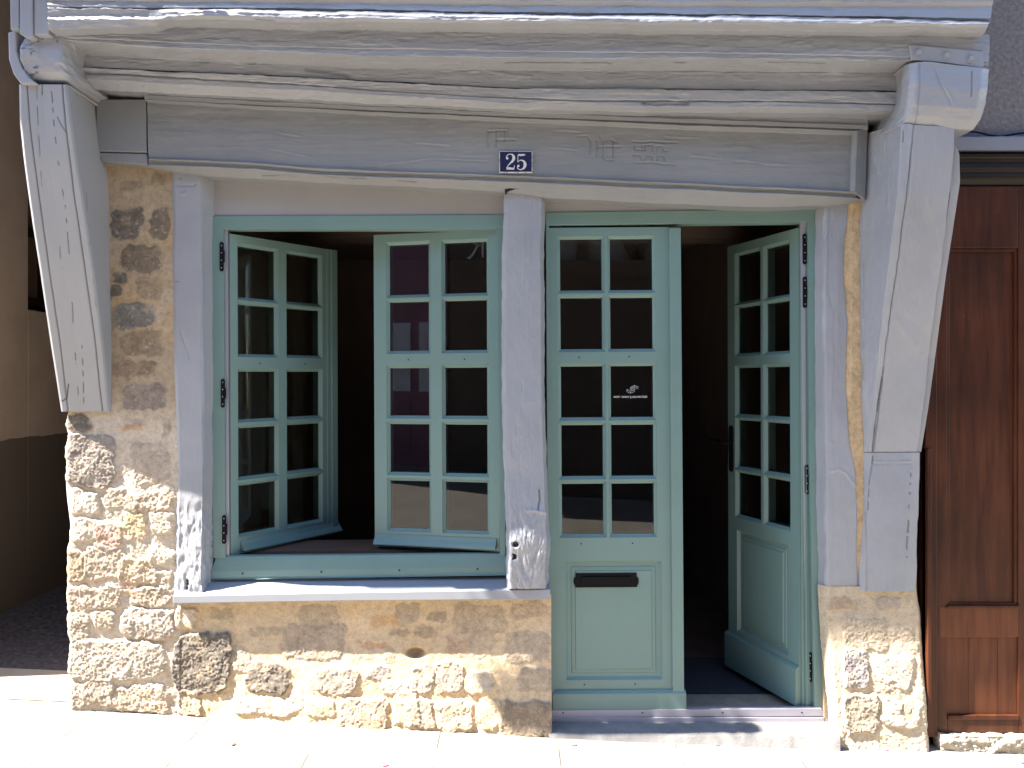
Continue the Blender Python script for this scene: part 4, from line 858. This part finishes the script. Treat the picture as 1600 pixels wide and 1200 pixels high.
# ================================================================== left neighbour with its alley side wall
LH = empty('beige_house', (0, 0, 0), label='left hand house with dim beige alley wall and dark painted base', cat='house')
XA = -2.93
MB().box(-9, XA, .15, 1.47, -.4, 7).box(-9, XA, 1.47, 2.35, -.4, 1.86).box(-9, XA, 2.35, 6, -.4, 7).box(-9, XA, 1.47, 2.35, 3.4, 7).build('rendered_wall', M['left_render'], LH, .004)
MB().box(-9, XA+1.3, 5.8, 6.0, -.4, 7).build('alley_end_wall', M['left_render'], LH)
wn = MB().box(XA-.25, XA-.18, 1.47, 2.35, 1.86, 3.4).build('alley_window', M['room'], LH)
MB().box(XA-.18, XA-.12, 1.50, 1.56, 1.86, 3.4).box(XA-.18, XA-.12, 1.56, 2.3, 1.90, 1.96).box(XA-.18, XA-.12, 1.56, 2.3, 2.35, 2.40).box(XA-.18, XA-.12, 1.88, 1.92, 1.86, 3.4).build('window_bars', M['brown_dark'], wn)
# rounded lime wash bulge on the house side, seen past the corner
bl = []
for i in range(25):
    t = i/24; z = wz(678)+(wz(845)-wz(678))*t; r = .020+.018*math.sin(math.pi*min(1, t*1.15))
    bl.append([(wx(104)-r*math.sin(a)*1.3, .10-.05*math.cos(a), z) for a in [math.pi*j/12 for j in range(13)]])
V = [v for r_ in bl for v in r_]; fs = [(i*13+j, i*13+j+1, (i+1)*13+j+1, (i+1)*13+j) for i in range(24) for j in range(12)]
MB().add(V, fs).build('side_buttress', M['plaster'], H, smooth=True)

# ================================================================== across the street (seen in the glass, bounces light)
M['purple'] = plain('purple_door_paint', (.20, .075, .15), .5)
M['pinkwall'] = m_render('pinkish_render', (.13, .09, .10), (.17, .12, .125), 3)
M['creamwall'] = m_render('cream_infill_render', (.15, .135, .12), (.19, .17, .15), 3)
M['pale_infill'] = m_render('pale_lime_infill', (.36, .32, .28), (.44, .40, .35), 3)
M['darkshop'] = plain('dark_shopfront', (.035, .03, .03), .5)
M['beam'] = plain('dark_oak_beam', (.07, .05, .04), .8)
M['sky_glass'] = plain('pane_painted_sky_reflection', (.50, .52, .66), .15)  # opaque pale blue, the reflected sky is put into the colour
YO = -7.0
def opp(name, x0, x1, hgt, mat, label):
    e = empty(name, (0, 0, 0), label=label, cat='house'); z0 = ground_z((x0+x1)/2)-.5
    MB().box(x0-.02, x1-.02, YO-5, YO+.6, hgt+.5, hgt+.7).box(x0, x1, YO-5, YO, hgt, hgt+.5).build('roof_eave', M['beam'], e)
    MB().box(x0, x1, YO-5, YO, z0, hgt).build('street_wall', mat, e); return e
def owin(e, x0, x1, z0, z1, gm='sky_glass', fm='white', bars=3):
    fw = MB().box(x0-.05, x1+.05, YO, YO+.05, z0-.05, z1+.05).build('window', M[fm], e)
    g = MB()
    for i in range(2):
        for j in range(bars):
            a = x0+(x1-x0)*i/2+.02; b__ = x0+(x1-x0)*(i+1)/2-.02; c_ = z0+(z1-z0)*j/bars+.02; d_ = z0+(z1-z0)*(j+1)/bars-.02
            g.box(a, b__, YO+.05, YO+.06, c_, d_)
    g.build('window_glass', M[gm], fw)
e = opp('pink_house', -9.5, -4.2, 6.1, M['pinkwall'], 'pinkish house across the street with a purple door'); 
pdoor = MB().box(-5.35, -4.3, YO, YO+.06, ground_z(-6)-.1, 3.4).build('purple_door', M['purple'], e)
MB().box(-5.2, -4.9, YO+.06, YO+.075, 1.25, 2.25).box(-4.75, -4.45, YO+.06, YO+.075, 1.25, 2.25).build('door_window', M['sky_glass'], pdoor)
for q in ((-5.2, -4.9, .4, 1.1), (-4.75, -4.45, .4, 1.1), (-5.2, -4.45, 2.5, 3.2)): MB().box(q[0], q[1], YO+.06, YO+.08, q[2], q[3]).build('door_panel', M['purple'], pdoor, .01)
owin(e, -8.8, -7.8, 3.9, 5.3); owin(e, -6.0, -5.0, 3.9, 5.3); owin(e, -8.9, -7.6, 1.0, 2.4)
e = opp('shop_house', -4.2, -.6, 6.4, M['creamwall'], 'cream house across the street over a dark shopfront with a letter sign')
MB().box(-4.15, -.65, YO, YO+.12, ground_z(-3)-.1, 3.6).build('shopfront', M['darkshop'], e)
MB().box(-4.1, -.8, YO+.12, YO+.16, 3.0, 3.55).build('fascia', M['darkshop'], e)
fa = MB(); ff = lambda u, v, w_: (-3.62-u*.30, YO+.165+w_, 3.12+v*.34)
for pts in ([(.15, 0, .10), (.17, .5, .11), (.15, 1, .10)], [(.0, .93, .05), (.3, 1.02, .06), (.62, .9, .10), (.66, .68, .12), (.45, .5, .07), (.18, .47, .05)], [(.40, .48, .07), (.62, .2, .12), (.86, -.02, .08), (.98, .06, .05)]):
    pp = smooth_pts(pts, 6); fa.ribbon([(a[0], a[1]) for a in pp], [a[2] for a in pp], ff, .01)
fa.build('sign_letter', M['white'], e)
for x in (-3.9, -2.7, -1.6): owin(e, x, x+.9, 4.3, 5.7)
e = opp('half_timbered_house', -.6, 5.4, 6.3, M['pale_infill'], 'half timbered house across the street with slanting oak braces')
MB().box(-.5, 5.3, YO, YO+.1, ground_z(2)-.1, 2.75).build('shopfront', M['darkshop'], e)
bmx = MB(); bmx.box(-.6, 5.4, YO, YO+.14, 3.65, 3.85); bmx.box(-.6, 5.4, YO, YO+.14, 2.75, 2.95)
for i in range(9): bmx.box(-.6+i*.72, -.46+i*.72, YO, YO+.12, 2.95, 3.65) if i % 2 == 0 else None
for i, x in enumerate((.15, 1.6, 3.0, 4.4)):
    for sg in (1, -1):
        bmx.prism([(x-sg*.45, YO+.11, 3.65), (x-sg*.31, YO+.11, 3.65), (x+sg*.1, YO+.11, 2.95), (x-sg*.04, YO+.11, 2.95)], [(x-sg*.45, YO, 3.65), (x-sg*.31, YO, 3.65), (x+sg*.1, YO, 2.95), (x-sg*.04, YO, 2.95)])
for i in range(7): bmx.box(-.6+i*.97, -.44+i*.97, YO, YO+.12, 3.85, 6.2)
bmx.build('oak_framing', M['beam'], e); owin(e, .2, 1.1, 4.3, 5.6); owin(e, 2.2, 3.1, 4.3, 5.6)
opp('plain_house', 5.4, 14, 6.0, M['pinkwall'], 'plain rendered house across the street at the right end'); opp('plain_house', -18, -9.5, 6.0, M['creamwall'], 'plain cream house across the street at the left end')

# ================================================================== unseen flower box, added above the frame to cast the door step shadow
fb = empty('added_flower_box', (-1.76, -.565, 3.12), label='unseen box of pink flowers added above the jetty corner to shade the door step', cat='added flower box')
M['leafm'] = plain('geranium_leaf', (.05, .10, .03), .6); M['pink'] = plain('pink_petal', (.70, .10, .20), .6); M['terra'] = plain('terracotta', (.35, .13, .07), .8)
bk_ = [(-.52*math.cos(t), .20-.21*math.sin(t)) for t in [math.pi*i/24 for i in range(25)]]
MB().prism([(x, -.035, z) for x, z in bk_], [(x, .035, z) for x, z in bk_]).build('basket', M['terra'], fb, .004)
lf = MB(); pf = MB()
for i in range(900):
    x = rnd.uniform(-.5, .5); e_ = math.sqrt(max(0, 1-(x/.52)**2)); z = .16+rnd.uniform(.0, .19)*e_; y = rnd.uniform(-.035, .035)
    a = Vector((rnd.uniform(-1, 1), rnd.uniform(-1, 1), rnd.uniform(-1, 1))).normalized(); r = rnd.uniform(.015, .032)
    (pf if i % 6 == 0 else lf).cyl((x, y, z), a, r, .002, 6)
lf.build('foliage', M['leafm'], fb); pf.build('blossoms', M['pink'], fb)

# ================================================================== fallen petals and scraps on the paving
PET = [(897, 1165, 'pink petal on the paving straight below the left door leaf'), (1121, 1165, 'pink petal on the paving below the open door gap'), (1384, 1172, 'pink petal at the foot of the right stone pier'),
       (602, 1197, 'pink petal at the bottom edge left of the middle post'), (1597, 1192, 'pink petal at the far right corner near the brown door'), (365, 1164, 'small dark leaf scrap on the paving left of the window')]
for i, (x, y, lab) in enumerate(PET):
    c = ground_hit(x, y); mb = MB(); n = 10; ang = rnd.uniform(0, 6); L, W_ = .013, .007
    ring = [(c.x+math.cos(ang)*L*math.cos(t)-math.sin(ang)*W_*math.sin(t), c.y+math.sin(ang)*L*math.cos(t)+math.cos(ang)*W_*math.sin(t), c.z+.002+.003*math.cos(t)**2) for t in [2*math.pi*j/n for j in range(n)]]
    mb.prism([(a, b__, z+.001) for a, b__, z in ring], ring)
    if i < 5: tag(mb.build('petal', M['pink'], None), label=lab, cat='petal', group='pink petals fallen on the paving')
    else: tag(mb.build('leaf_scrap', M['roomfloor'], None), label=lab, cat='leaf')
